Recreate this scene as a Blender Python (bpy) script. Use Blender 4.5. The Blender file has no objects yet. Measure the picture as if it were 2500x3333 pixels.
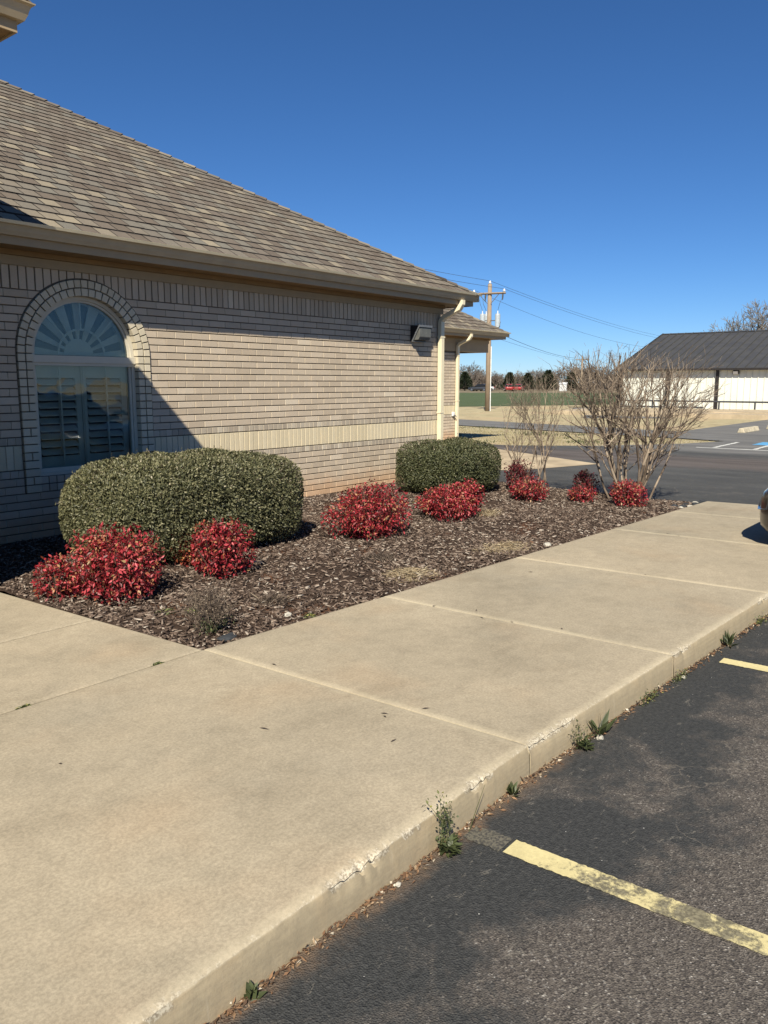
import bpy, bmesh, math, random
import numpy as np
from mathutils import Vector, Matrix
from mathutils.geometry import tessellate_polygon

sc = bpy.context.scene
COL = sc.collection
R = math.radians

# ---------------------------------------------------------------- camera
cam = bpy.data.cameras.new('camera')
cam.sensor_fit = 'VERTICAL'; cam.sensor_height = 36; cam.lens = 28.225
cam.clip_start = 0.05; cam.clip_end = 5000
camo = bpy.data.objects.new('camera', cam); COL.objects.link(camo)
camo.location = (0, -7.976, 1.610)
camo.rotation_euler = (R(90 - 9.127), 0, R(38.789 - 90))
sc.camera = camo
# ---------------------------------------------------------------- light
SUN = Vector((1.56, 1.0, -1.69)).normalized()          # direction the light travels
world = bpy.data.worlds.new('World'); sc.world = world; world.use_nodes = True
wn = world.node_tree
bg = wn.nodes['Background']
sky = wn.nodes.new('ShaderNodeTexSky'); sky.sky_type = 'NISHITA'; sky.sun_disc = False
sky.sun_elevation = math.asin(-SUN.z)
sky.sun_rotation = math.atan2(-SUN.x, -SUN.y)
sky.altitude = 300; sky.air_density = 0.75; sky.dust_density = 0.1; sky.ozone_density = 10.0
hsv = wn.nodes.new('ShaderNodeHueSaturation'); hsv.inputs['Saturation'].default_value = 1.07
wn.links.new(sky.outputs[0], hsv.inputs['Color']); wn.links.new(hsv.outputs[0], bg.inputs[0])
bg.inputs[1].default_value = 0.069
sl = bpy.data.lights.new('sun', 'SUN'); sl.energy = 5.0; sl.angle = R(0.53); sl.color = (1.0, .94, .80)
so = bpy.data.objects.new('sun', sl); COL.objects.link(so)
so.rotation_euler = SUN.to_track_quat('-Z', 'Y').to_euler()
vs = sc.view_settings
sc.display_settings.display_device = 'sRGB'
vs.view_transform = 'Standard'; vs.look = 'None'; vs.exposure = 0.64; vs.gamma = 1.0
vs.use_curve_mapping = False
sc.cycles.diffuse_bounces = 1; sc.cycles.max_bounces = 8; sc.cycles.transparent_max_bounces = 12

# ================================================================ helpers
def tag(o, label=None, cat=None, group=None, kind=None):
    if label: o['label'] = label
    if cat: o['category'] = cat
    if group: o['group'] = group
    if kind: o['kind'] = kind
    return o

def link(name, me, mat=None, parent=None):
    o = bpy.data.objects.new(name, me); COL.objects.link(o)
    if mat is not None and me is not None and len(me.materials) == 0:
        me.materials.append(mat)
    if parent is not None: o.parent = parent
    return o

def empty(name, loc=(0, 0, 0), rz=0.0):
    o = bpy.data.objects.new(name, None); COL.objects.link(o)
    o.location = loc; o.rotation_euler = (0, 0, rz); o.empty_display_size = .1
    return o

def fast(name, V, F, attrs=None, smooth=False):
    """V (n,3), F (m,k) all the same k -> mesh"""
    V = np.ascontiguousarray(V, dtype=np.float32); F = np.ascontiguousarray(F, dtype=np.int32)
    m, k = F.shape
    me = bpy.data.meshes.new(name)
    me.vertices.add(len(V)); me.vertices.foreach_set('co', V.ravel())
    me.loops.add(m * k); me.loops.foreach_set('vertex_index', F.ravel())
    me.polygons.add(m); me.polygons.foreach_set('loop_start', np.arange(0, m * k, k, dtype=np.int32))
    if smooth: me.polygons.foreach_set('use_smooth', np.ones(m, dtype=bool))
    me.update(calc_edges=True)
    for n, a in (attrs or {}).items():
        a = np.ascontiguousarray(a, dtype=np.float32)
        at = me.attributes.new(n, 'FLOAT', 'POINT' if len(a) == len(V) else 'FACE')
        at.data.foreach_set('value', a)
    return me

class G:
    """collects polygons of any size; .mesh() makes one mesh"""
    def __init__(s): s.v = []; s.f = []; s.a = []
    def poly(s, pts, a=0.0):
        b = len(s.v); s.v += [tuple(p) for p in pts]; s.f.append(tuple(range(b, b + len(pts)))); s.a.append(a); return s
    def add(s, V, F, a=0.0):
        b = len(s.v); s.v += [tuple(p) for p in V]
        for f in F: s.f.append(tuple(b + i for i in f)); s.a.append(a)
        return s
    def box(s, x0, x1, y0, y1, z0, z1, a=0.0):
        V = [(x0,y0,z0),(x1,y0,z0),(x1,y1,z0),(x0,y1,z0),(x0,y0,z1),(x1,y0,z1),(x1,y1,z1),(x0,y1,z1)]
        return s.add(V, [(0,3,2,1),(4,5,6,7),(0,1,5,4),(1,2,6,5),(2,3,7,6),(3,0,4,7)], a)
    def prism(s, pts, vec, a=0.0):
        """closed polygon pts (3D) extruded by vec"""
        n = len(pts); q = [tuple(np.add(p, vec)) for p in pts]
        F = [tuple(range(n))[::-1], tuple(range(n, 2 * n))] + [(i, (i + 1) % n, n + (i + 1) % n, n + i) for i in range(n)]
        return s.add(list(pts) + q, F, a)
    def tube(s, path, rad, k=8, a=0.0, cap=True):
        P = [Vector(p) for p in path]; n = len(P)
        rs = rad if hasattr(rad, '__len__') else [rad] * n
        V = []; up = Vector((0, 0, 1)); prev = None
        for i, p in enumerate(P):
            d = (P[min(i + 1, n - 1)] - P[max(i - 1, 0)]).normalized()
            if prev is None:
                x = d.cross(up if abs(d.z) < .95 else Vector((1, 0, 0))).normalized()
            else:
                x = (prev - d * prev.dot(d)).normalized()
            prev = x; y = d.cross(x)
            V += [tuple(p + (x * math.cos(2*math.pi*j/k) + y * math.sin(2*math.pi*j/k)) * rs[i]) for j in range(k)]
        F = [(i*k+j, i*k+(j+1) % k, (i+1)*k+(j+1) % k, (i+1)*k+j) for i in range(n-1) for j in range(k)]
        if cap: F += [tuple(range(k))[::-1], tuple(range((n-1)*k, n*k))]
        return s.add(V, F, a)
    def mesh(s, name, smooth=False, attr=True):
        me = bpy.data.meshes.new(name); me.from_pydata(s.v, [], s.f); me.update()
        if attr and any(s.a):
            at = me.attributes.new('rnd', 'FLOAT', 'FACE'); at.data.foreach_set('value', np.array(s.a, dtype=np.float32))
        if smooth: me.polygons.foreach_set('use_smooth', np.ones(len(me.polygons), dtype=bool))
        return me
    def obj(s, name, mat, parent=None, smooth=False):
        return link(name, s.mesh(name, smooth), mat, parent)

def bevel_mesh(me, w, seg=2):
    bm = bmesh.new(); bm.from_mesh(me)
    bmesh.ops.remove_doubles(bm, verts=bm.verts, dist=1e-5)
    bmesh.ops.bevel(bm, geom=list(bm.edges), offset=w, segments=seg, affect='EDGES', profile=.5, clamp_overlap=True)
    bm.to_mesh(me); bm.free(); return me

def segs_mesh(name, P0, P1, R0, R1, k=4, rnd=None):
    P0 = np.asarray(P0, float); P1 = np.asarray(P1, float); R0 = np.asarray(R0, float); R1 = np.asarray(R1, float)
    n = len(P0); d = P1 - P0; d /= np.linalg.norm(d, axis=1, keepdims=True) + 1e-9
    ref = np.where(np.abs(d[:, 2:3]) < .9, np.array([[0, 0, 1.]]), np.array([[1., 0, 0]]))
    x = np.cross(d, ref); x /= np.linalg.norm(x, axis=1, keepdims=True); y = np.cross(d, x)
    an = 2 * np.pi * np.arange(k) / k
    ring = x[:, None, :] * np.cos(an)[None, :, None] + y[:, None, :] * np.sin(an)[None, :, None]
    V = np.concatenate([P0[:, None] + ring * R0[:, None, None], P1[:, None] + ring * R1[:, None, None]], 1).reshape(-1, 3)
    j = np.arange(k); F1 = np.stack([j, (j + 1) % k, k + (j + 1) % k, k + j], 1)
    F = (np.arange(n)[:, None, None] * 2 * k + F1[None]).reshape(-1, 4)
    at = {'rnd': np.repeat(rnd, k)} if rnd is not None else None
    return fast(name, V, F, at, smooth=True)

def unit(a): return a / (np.linalg.norm(a, axis=1, keepdims=True) + 1e-9)

def leaf_mesh(name, P, D, N, L, W, rnd, fold=.25):
    D = unit(D); S = unit(np.cross(D, N)); N = np.cross(S, D)
    L = L[:, None]; W = W[:, None]
    mid = P + D * L * .45 - N * (fold * W * .5)
    V = np.stack([P, mid + S * W * .5 + N * (fold * W), P + D * L - N * (fold * W * .6), mid - S * W * .5 + N * (fold * W)], 1).reshape(-1, 3)
    b = np.arange(len(P))[:, None] * 4
    F = np.stack([b + np.array([[0, 1, 2]]), b + np.array([[0, 2, 3]])], 1).reshape(-1, 3)
    return fast(name, V, F, {'rnd': np.repeat(rnd, 2)})

# ================================================================ materials
def newmat(name):
    m = bpy.data.materials.new(name); m.use_nodes = True
    nt = m.node_tree; nt.nodes.clear()
    out = nt.nodes.new('ShaderNodeOutputMaterial')
    b = nt.nodes.new('ShaderNodeBsdfPrincipled'); nt.links.new(b.outputs[0], out.inputs[0])
    return m, nt, b, out

class N:
    """tiny node-tree helper"""
    def __init__(s, nt): s.nt = nt
    def n(s, t, **k):
        x = s.nt.nodes.new('ShaderNode' + t)
        for a, v in k.items(): setattr(x, a, v)
        return x
    def put(s, sock, v):
        if v is None: return
        if hasattr(v, 'links'): s.nt.links.new(v, sock)
        elif isinstance(v, (tuple, list)) and len(v) == 3 and sock.type == 'RGBA': sock.default_value = (*v, 1)
        else: sock.default_value = v
    def pos(s): return s.n('NewGeometry').outputs['Position']
    def obj(s): return s.n('TexCoord').outputs['Object']
    def mapv(s, vec, scale=(1, 1, 1), rot=(0, 0, 0), loc=(0, 0, 0)):
        m = s.n('Mapping'); s.put(m.inputs[0], vec); m.inputs['Scale'].default_value = scale
        m.inputs['Rotation'].default_value = rot; m.inputs['Location'].default_value = loc
        return m.outputs[0]
    def noise(s, vec, scale, detail=4, rough=.55, dist=0.0, col=False):
        x = s.n('TexNoise'); s.put(x.inputs['Vector'], vec); x.inputs['Scale'].default_value = scale
        x.inputs['Detail'].default_value = detail; x.inputs['Roughness'].default_value = rough; x.inputs['Distortion'].default_value = dist
        return x.outputs['Color' if col else 'Fac']
    def vor(s, vec, scale, feature='F1', out='Distance', rand=1.0):
        x = s.n('TexVoronoi', feature=feature); s.put(x.inputs['Vector'], vec); x.inputs['Scale'].default_value = scale
        x.inputs['Randomness'].default_value = rand
        return x.outputs[out]
    def ramp(s, fac, stops, interp='LINEAR'):
        x = s.n('ValToRGB'); s.put(x.inputs[0], fac); cr = x.color_ramp; cr.interpolation = interp
        while len(cr.elements) < len(stops): cr.elements.new(.5)
        for e, (p, c) in zip(cr.elements, stops):
            e.position = p; e.color = (*c, 1) if len(c) == 3 else c
        return x.outputs[0]
    def rng(s, fac, a, b, c=0.0, d=1.0, smooth=True):
        x = s.n('MapRange'); x.interpolation_type = 'SMOOTHSTEP' if smooth else 'LINEAR'
        s.put(x.inputs[0], fac); x.inputs[1].default_value = a; x.inputs[2].default_value = b
        x.inputs[3].default_value = c; x.inputs[4].default_value = d
        return x.outputs[0]
    def mix(s, f, a, b, mode='MIX'):
        x = s.n('Mix', data_type='RGBA', blend_type=mode); s.put(x.inputs[0], f)
        s.put(x.inputs[6], a); s.put(x.inputs[7], b); return x.outputs[2]
    def math(s, op, a, b=None, c=None):
        x = s.n('Math', operation=op); s.put(x.inputs[0], a)
        if b is not None: s.put(x.inputs[1], b)
        if c is not None: s.put(x.inputs[2], c)
        return x.outputs[0]
    def xyz(s, v):
        x = s.n('SeparateXYZ'); s.put(x.inputs[0], v); return x.outputs
    def attr(s, name): return s.n('Attribute', attribute_name=name).outputs['Fac']
    def bump(s, h, strength=.3, dist=.01, normal=None):
        x = s.n('Bump'); s.put(x.inputs['Height'], h); x.inputs['Strength'].default_value = strength; x.inputs['Distance'].default_value = dist
        if normal is not None: s.put(x.inputs['Normal'], normal)
        return x.outputs[0]

def setp(b, col=None, rough=.7, metal=0.0, spec=.4):
    if col is not None and not hasattr(col, 'links'): b.inputs['Base Color'].default_value = (*col, 1)
    b.inputs['Roughness'].default_value = rough; b.inputs['Metallic'].default_value = metal
    b.inputs['Specular IOR Level'].default_value = spec

M = {}
def simple(name, col, rough=.7, metal=0.0, spec=.4, var=.12, scale=14, bump=0.0):
    m, nt, b, out = newmat(name); h = N(nt); setp(b, col, rough, metal, spec)
    f = h.noise(h.pos(), scale, 5, .6)
    c = h.mix(h.rng(f, .3, .7), tuple(x * (1 - var) for x in col), tuple(min(1, x * (1 + var)) for x in col))
    h.put(b.inputs['Base Color'], c)
    h.put(b.inputs['Roughness'], h.rng(f, .2, .8, max(.03, rough - .08), min(1, rough + .08)))
    if bump: h.put(b.inputs['Normal'], h.bump(h.noise(h.pos(), scale * 6, 4), bump, .004))
    M[name] = m; return m

def brick_mat(name, stops, src):
    m, nt, b, out = newmat(name); h = N(nt); setp(b, None, .88, 0, .25)
    rv = h.n('ObjectInfo').outputs['Random'] if src == 'obj' else h.attr('rnd')
    c = h.ramp(rv, stops)
    p = h.pos()
    fine = h.noise(p, 160, 4, .7)
    c = h.mix(h.rng(fine, .25, .75, 0, .4), c, h.mix(.45, c, (.16, .13, .10), 'MULTIPLY'))
    blot = h.noise(p, 9, 5, .6)
    c = h.mix(h.rng(blot, .35, .75, 0, .3), c, h.mix(1, c, (1.28, 1.2, 1.1), 'MULTIPLY'))
    # red soil splashed on the lowest courses
    z = h.xyz(p)[2]
    soil = h.math('MULTIPLY', h.rng(h.math('ADD', z, h.math('MULTIPLY', h.noise(p, 3.1, 3), -.34)), -.16, .24, 1, 0), .55)
    c = h.mix(soil, c, h.mix(1, c, (1.12, .74, .47), 'MULTIPLY'))
    h.put(b.inputs['Base Color'], c)
    h.put(b.inputs['Normal'], h.bump(h.noise(h.mapv(p, (1, 1, 2.6)), 120, 4, .7), .35, .004))
    M[name] = m; return m
STRETCH = [(0, (.465, .38, .285)), (.25, (.50, .412, .31)), (.5, (.53, .437, .33)), (.8, (.55, .455, .345)), (.96, (.575, .478, .365)), (1, (.64, .545, .42))]
CREAM = [(0, (.60, .51, .345)), (.5, (.635, .54, .37)), (1, (.67, .575, .40))]
HEADER = [(0, (.37, .31, .24)), (.5, (.44, .375, .29)), (.85, (.50, .43, .335)), (1, (.57, .50, .395))]
ARCH = [(0, (.56, .49, .36)), (1, (.64, .565, .425))]
for nm, st in (('stretcher', STRETCH), ('cream', CREAM), ('header', HEADER), ('arch', ARCH)):
    brick_mat(nm + '_o', st, 'obj'); brick_mat(nm + '_a', st, 'attr')
simple('mortar', (.15, .12, .088), .95, 0, .2, .2, 40, .3)  # darkened: the shadow in the raked joints is put into the colour
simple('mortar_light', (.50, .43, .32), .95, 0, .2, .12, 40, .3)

def shingle_mat(name, src):
    m, nt, b, out = newmat(name); h = N(nt); setp(b, None, .95, 0, .15)
    rv = h.n('ObjectInfo').outputs['Random'] if src == 'obj' else h.attr('rnd')
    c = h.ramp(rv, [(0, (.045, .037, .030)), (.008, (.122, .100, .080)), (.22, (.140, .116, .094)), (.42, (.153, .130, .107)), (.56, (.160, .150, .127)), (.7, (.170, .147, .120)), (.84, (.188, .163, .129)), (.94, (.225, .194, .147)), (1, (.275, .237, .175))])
    p = h.pos()
    gr = h.noise(p, 420, 3, .8)
    c = h.mix(h.rng(gr, .3, .7, 0, .6), h.mix(1, c, (1.25, 1.22, 1.18), 'MULTIPLY'), h.mix(1, c, (.55, .55, .56), 'MULTIPLY'))
    c = h.mix(h.rng(h.noise(p, 7, 4), .35, .7, 0, .35), c, h.mix(1, c, (.72, .72, .74), 'MULTIPLY'))
    h.put(b.inputs['Base Color'], c)
    h.put(b.inputs['Normal'], h.bump(gr, .5, .004))
    M[name] = m
shingle_mat('shingle_o', 'obj'); shingle_mat('shingle_a', 'attr')
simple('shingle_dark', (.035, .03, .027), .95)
simple('trim', (.36, .265, .155), .55, 0, .4, .06, 5)
simple('soffit', (.29, .185, .09), .7, 0, .3, .1, 6)
simple('gutter', (.44, .35, .225), .38, 0, .5, .06, 5)  # same cream as the downspout, darkened: the face's shade is in the colour
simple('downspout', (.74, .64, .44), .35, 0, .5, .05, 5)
simple('white_paint', (.55, .50, .40), .45, 0, .45, .04, 5)
simple('shutter', (.64, .61, .53), .5, 0, .4, .05, 5)
simple('slate', (.10, .125, .14), .6)
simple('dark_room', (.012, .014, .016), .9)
simple('black_metal', (.012, .012, .013), .45, 0, .5)
simple('grey_metal', (.16, .165, .17), .4, .3, .5)
simple('white_plastic', (.72, .72, .7), .4)
simple('red_reflector', (.4, .02, .015), .3)
simple('tyre', (.02, .02, .021), .85)
simple('alloy', (.45, .46, .48), .3, .9)

def glass_mat(name, tint, refl=.16):
    m, nt, b, out = newmat(name); h = N(nt); nt.nodes.remove(b)
    tr = h.n('BsdfTransparent'); tr.inputs[0].default_value = (*tint, 1)
    gl = h.n('BsdfGlossy'); gl.inputs['Roughness'].default_value = .015; gl.inputs[0].default_value = (.95, .97, 1, 1)
    lw = h.n('Fresnel'); lw.inputs[0].default_value = 1.5
    wob = h.bump(h.noise(h.pos(), 2.2, 2), .06, .05)
    h.put(gl.inputs['Normal'], wob)
    f = h.rng(lw.outputs[0], 0, 1, refl * .12, .85, False)
    mx = h.n('MixShader'); h.put(mx.inputs[0], f); nt.links.new(tr.outputs[0], mx.inputs[1]); nt.links.new(gl.outputs[0], mx.inputs[2])
    nt.links.new(mx.outputs[0], out.inputs[0]); M[name] = m
glass_mat('window_glass', (.80, .85, .84), .08)
simple('lens_glass', (.115, .115, .105), .22, 0, .25)
glass_mat('car_glass', (.10, .12, .13), .3)

def leaf_mat(name, stops, trans=.25, rough=.5, spec=.35):
    m, nt, b, out = newmat(name); h = N(nt); setp(b, None, rough, 0, spec)
    c = h.ramp(h.attr('rnd'), stops)
    h.put(b.inputs['Base Color'], c)
    tl = h.n('BsdfTranslucent'); h.put(tl.inputs[0], h.mix(1, c, (1.25, 1.2, .9), 'MULTIPLY'))
    mx = h.n('MixShader'); mx.inputs[0].default_value = trans
    nt.links.new(b.outputs[0], mx.inputs[1]); nt.links.new(tl.outputs[0], mx.inputs[2]); nt.links.new(mx.outputs[0], out.inputs[0])
    M[name] = m
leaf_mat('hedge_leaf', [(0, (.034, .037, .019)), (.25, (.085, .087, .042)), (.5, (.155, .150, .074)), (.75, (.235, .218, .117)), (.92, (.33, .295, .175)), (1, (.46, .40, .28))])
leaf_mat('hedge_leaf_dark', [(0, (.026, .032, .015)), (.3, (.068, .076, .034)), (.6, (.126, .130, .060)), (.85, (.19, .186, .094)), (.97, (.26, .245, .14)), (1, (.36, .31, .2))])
leaf_mat('nandina_leaf', [(0, (.035, .010, .009)), (.2, (.11, .013, .014)), (.42, (.26, .020, .027)), (.58, (.46, .045, .060)), (.68, (.58, .11, .12)), (.78, (.26, .065, .036)), (.88, (.42, .17, .08)), (.95, (.48, .30, .15)), (1, (.13, .12, .04))], .3, .42)
leaf_mat('nandina_leaf_brown', [(0, (.07, .014, .012)), (.4, (.20, .03, .025)), (.7, (.34, .09, .04)), (.9, (.42, .22, .09)), (1, (.20, .18, .06))], .3, .5)
leaf_mat('nandina_leaf_dark', [(0, (.03, .006, .007)), (.6, (.10, .012, .018)), (1, (.2, .03, .03))], .2, .45)
leaf_mat('dead_leaf', [(0, (.045, .032, .024)), (.6, (.11, .08, .06)), (.9, (.19, .145, .11)), (1, (.3, .24, .16))], .1, .8)
leaf_mat('weed_leaf', [(0, (.045, .055, .024)), (.6, (.10, .12, .05)), (.9, (.19, .20, .085)), (1, (.42, .40, .10))], .3)
leaf_mat('dry_grass', [(0, (.22, .155, .09)), (.5, (.40, .31, .19)), (1, (.56, .47, .32))], .25, .8)
leaf_mat('lawn_green', [(0, (.035, .05, .018)), (.6, (.08, .095, .035)), (1, (.32, .27, .14))], .25, .7)
leaf_mat('evergreen', [(0, (.016, .023, .012)), (.5, (.036, .048, .024)), (1, (.075, .085, .045))], .1, .7)

def bark_mat(name, stops, scale=30):
    m, nt, b, out = newmat(name); h = N(nt); setp(b, None, .9, 0, .2)
    p = h.pos(); f = h.noise(h.mapv(p, (1, 1, .35)), scale, 5, .65)
    rv = h.attr('rnd')
    c = h.ramp(h.math('ADD', h.math('MULTIPLY', f, .6), h.math('MULTIPLY', rv, .45)), stops)
    h.put(b.inputs['Base Color'], c)
    h.put(b.inputs['Normal'], h.bump(f, .5, .004)); M[name] = m
bark_mat('shrub_bark', [(.2, (.06, .044, .033)), (.45, (.15, .112, .082)), (.65, (.275, .215, .16)), (.85, (.41, .33, .24))])
bark_mat('tree_bark', [(.2, (.095, .075, .062)), (.5, (.16, .128, .105)), (.8, (.23, .19, .155))], 3)
bark_mat('tree_bark_grey', [(.2, (.10, .09, .08)), (.5, (.17, .155, .14)), (.8, (.25, .23, .205))], 3)
bark_mat('pole_wood', [(.2, (.17, .125, .085)), (.5, (.27, .205, .145)), (.8, (.35, .29, .22))], 6)

# ---- ground surfaces
def concrete_mat():
    m, nt, b, out = newmat('concrete'); h = N(nt); setp(b, None, .88, 0, .3)
    p = h.pos()
    big = h.noise(p, .85, 5, .6, .4); mid = h.noise(p, 5.5, 5, .65); fine = h.noise(p, 75, 5, .75); sp = h.noise(p, 260, 3, .8)
    c = h.ramp(h.math('ADD', h.math('MULTIPLY', big, .65), h.math('MULTIPLY', mid, .35)),
               [(.30, (.258, .222, .163)), (.46, (.33, .284, .210)), (.56, (.362, .310, .229)), (.72, (.425, .367, .272))])
    pink = h.rng(h.noise(h.mapv(p, (1, 1, 1), loc=(7, 3, 0)), 1.1, 3), .52, .75, 0, .3)
    c = h.mix(pink, c, h.mix(1, c, (1.1, .93, .8), 'MULTIPLY'))
    grey = h.rng(h.noise(h.mapv(p, (1, 1, 1), loc=(-4, 9, 0)), .8, 4), .5, .75, 0, .6)
    c = h.mix(grey, c, h.mix(1, c, (.86, .89, .93), 'MULTIPLY'))
    # light worn scuffs
    sc_ = h.math('MULTIPLY', h.rng(h.noise(h.mapv(p, (1, 1, 1), (0, 0, .4)), 2.4, 7, .75, .8), .60, .74), h.rng(h.noise(p, 24, 4, .7), .4, .65))
    c = h.mix(h.math('MULTIPLY', sc_, .55), c, (.52, .455, .33))
    c = h.mix(h.rng(fine, .36, .64, 0, 1), h.mix(1, c, (1.10, 1.09, 1.07), 'MULTIPLY'), h.mix(1, c, (.83, .825, .81), 'MULTIPLY'))
    c = h.mix(h.rng(h.noise(h.mapv(p, (1, 1, 1), (0, 0, .7)), 14, 7, .78, .5), .40, .62, 0, .5), h.mix(1, c, (1.06, 1.05, 1.03), 'MULTIPLY'), h.mix(1, c, (.86, .85, .83), 'MULTIPLY'))
    c = h.mix(h.rng(h.noise(p, 30, 6, .8, .3), .42, .62, 0, .45), c, h.mix(1, c, (.87, .86, .85), 'MULTIPLY'))
    c = h.mix(h.rng(sp, .66, .76, 0, .4), c, h.mix(1, c, (.62, .6, .57), 'MULTIPLY'))
    c = h.mix(h.rng(h.vor(p, 42), .06, .02, 0, .3), c, (.6, .54, .42))
    # tooled smooth margins along the joints wear lighter
    e = h.attr('edge')
    en = h.math('MULTIPLY', h.rng(h.math('ADD', e, h.math('MULTIPLY', h.math('SUBTRACT', h.noise(p, 13, 6, .75), .5), 1.1)), .42, .8), h.rng(h.noise(p, 1.7, 3), .25, .6, .35, 1))
    c = h.mix(h.math('MULTIPLY', en, .34), c, (.50, .43, .30))
    tone = h.n('ObjectInfo').outputs['Random']
    c = h.mix(tone, h.mix(1, c, (.94, .945, .95), 'MULTIPLY'), h.mix(1, c, (1.05, 1.04, 1.03), 'MULTIPLY'))
    stn = h.rng(h.noise(h.mapv(p, (.8, 1.6, 1), loc=(3, 8, 0)), 1.6, 7, .7, .6), .52, .68, 0, .42)
    c = h.mix(stn, c, h.mix(1, c, (.80, .79, .77), 'MULTIPLY'))
    # kerb face: horizontal finishing streaks, warmer
    fc = h.attr('face')
    st = h.noise(h.mapv(p, (3.5, 3.5, 75)), 1.0, 5, .65)
    fcol = h.mix(h.rng(st, .25, .75), (.32, .26, .17), (.375, .305, .20))
    fcol = h.mix(h.rng(h.noise(p, 4, 4), .45, .7, 0, .35), fcol, (.39, .285, .17))
    fcol = h.mix(h.rng(h.noise(p, 45, 6, .8), .4, .65, 0, .4), fcol, (.25, .205, .14))
    fcol = h.mix(h.rng(h.noise(h.mapv(p, (9, 9, .8)), 1, 4, .7), .62, .75, 0, .4), fcol, (.48, .43, .34))
    c = h.mix(fc, c, fcol)
    # broken arris shows pale aggregate
    ch = h.attr('chip')
    cn = h.rng(h.math('ADD', ch, h.math('MULTIPLY', h.math('SUBTRACT', h.noise(p, 38, 5, .8), .5), 1.2)), .4, .75)
    c = h.mix(h.math('MULTIPLY', cn, .62), c, h.mix(h.rng(h.noise(p, 110, 3), .42, .58), (.62, .56, .44), (.24, .20, .15)))
    h.put(b.inputs['Base Color'], c)
    hh = h.math('ADD', h.math('MULTIPLY', h.noise(p, 130, 4, .7), .6), h.math('MULTIPLY', h.math('MULTIPLY', h.math('ADD', h.math('MULTIPLY', st, .5), h.noise(p, 50, 5, .75)), fc), 1.2))
    hh = h.math('ADD', hh, h.math('MULTIPLY', cn, h.noise(p, 60, 4)))
    h.put(b.inputs['Normal'], h.bump(hh, .32, .004)); M['concrete'] = m
concrete_mat()

def asphalt_mat():
    m, nt, b, out = newmat('asphalt'); h = N(nt); setp(b, None, .86, 0, .35)
    p = h.pos(); x = h.xyz(p)
    ag = h.vor(p, 150, 'F1', 'Color'); agd = h.vor(p, 150)
    agv = h.xyz(ag)[0]
    fine = h.noise(p, 48, 5, .75)
    # worn binder: brown stone shows; seal coat left dark beside the kerb
    d = h.rng(x[1], -6.35, -7.9, 0, 1)
    wear = h.math('ADD', h.math('MULTIPLY', d, .30), h.math('ADD', h.math('MULTIPLY', h.noise(p, 1.1, 7, .7, .8), .80), h.math('MULTIPLY', h.noise(p, 8.5, 6, .75), .34)))
    wf = h.rng(wear, .60, .76)
    seal = h.mix(h.rng(fine, .3, .7), (.022, .023, .023), (.055, .055, .053))
    worn = h.ramp(agv, [(0, (.032, .028, .024)), (.3, (.090, .077, .064)), (.7, (.140, .120, .100)), (.95, (.195, .17, .142)), (1, (.36, .33, .29))])
    worn = h.mix(h.rng(fine, .35, .65, 0, .6), worn, (.055, .046, .042))
    c = h.mix(wf, seal, worn)
    c = h.mix(h.math('MULTIPLY', h.rng(x[0], 9, 15), .5), c, h.mix(h.rng(h.noise(h.mapv(p, (1, .25, 1)), 1.3, 5, .65), .3, .7), (.06, .059, .056), (.135, .13, .12)))
    # tan dust caught in scars and hairline cracks
    scar = h.rng(h.noise(h.mapv(p, (1, 1.8, 1), (0, 0, .5)), 9, 8, .82, .8), .585, .66)
    c = h.mix(h.math('MULTIPLY', scar, .65), c, (.21, .188, .155))
    ck = h.n('TexVoronoi', feature='DISTANCE_TO_EDGE'); dp = h.n('VectorMath', operation='ADD'); h.put(dp.inputs[0], p)
    nz = h.n('VectorMath', operation='SCALE'); h.put(nz.inputs[0], h.noise(p, 4, 4, .6, 0, True)); nz.inputs['Scale'].default_value = .35
    nt.links.new(nz.outputs[0], dp.inputs[1]); nt.links.new(dp.outputs[0], ck.inputs['Vector']); ck.inputs['Scale'].default_value = 1.5
    cr = h.math('MULTIPLY', h.rng(ck.outputs['Distance'], .010, .003), h.rng(h.noise(p, .9, 3), .5, .62))
    c = h.mix(h.math('MULTIPLY', cr, .4), c, (.21, .18, .145))
    # specks of white stone
    wsp = h.math('MULTIPLY', h.rng(h.vor(p, 26), .075, .04), h.rng(h.xyz(h.vor(p, 26, 'F1', 'Color'))[1], .86, .9))
    c = h.mix(wsp, c, (.58, .56, .52))
    # beside the kerb red silt is washed in
    silt = h.math('MULTIPLY', h.rng(h.math('ADD', x[1], h.math('MULTIPLY', h.noise(p, 9, 5, .7), .22)), -6.36, -6.22), h.rng(x[0], 11.9, 11.3))
    c = h.mix(h.math('MULTIPLY', silt, .7), c, (.20, .13, .08))
    # faded lanes in the far drive
    band = h.math('MULTIPLY', h.rng(h.math('ADD', x[0], h.math('MULTIPLY', h.noise(p, .35, 3), 1.6)), 17.6, 18.5), h.rng(h.math('ADD', x[0], h.math('MULTIPLY', h.noise(p, .35, 3), 1.6)), 21.3, 20.2))
    c = h.mix(h.math('MULTIPLY', band, .75), c, h.mix(h.rng(h.noise(h.mapv(p, (1, .12, 1)), 3, 4), .35, .65), (.085, .066, .057), (.135, .11, .096)))
    old = h.rng(h.math('ADD', x[0], h.math('MULTIPLY', h.noise(p, .5, 3), .8)), 21.2, 22.3)
    oldc = h.mix(h.rng(h.noise(h.mapv(p, (.5, .15, 1)), 2, 5, .6), .3, .7), (.14, .136, .128), (.225, .215, .20))
    c = h.mix(h.math('MULTIPLY', old, .7), c, oldc)
    h.put(b.inputs['Base Color'], c)
    hh = h.math('ADD', h.math('MULTIPLY', agd, .8), h.math('MULTIPLY', fine, .7))
    h.put(b.inputs['Normal'], h.bump(hh, .75, .009)); M['asphalt'] = m
asphalt_mat()

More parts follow.
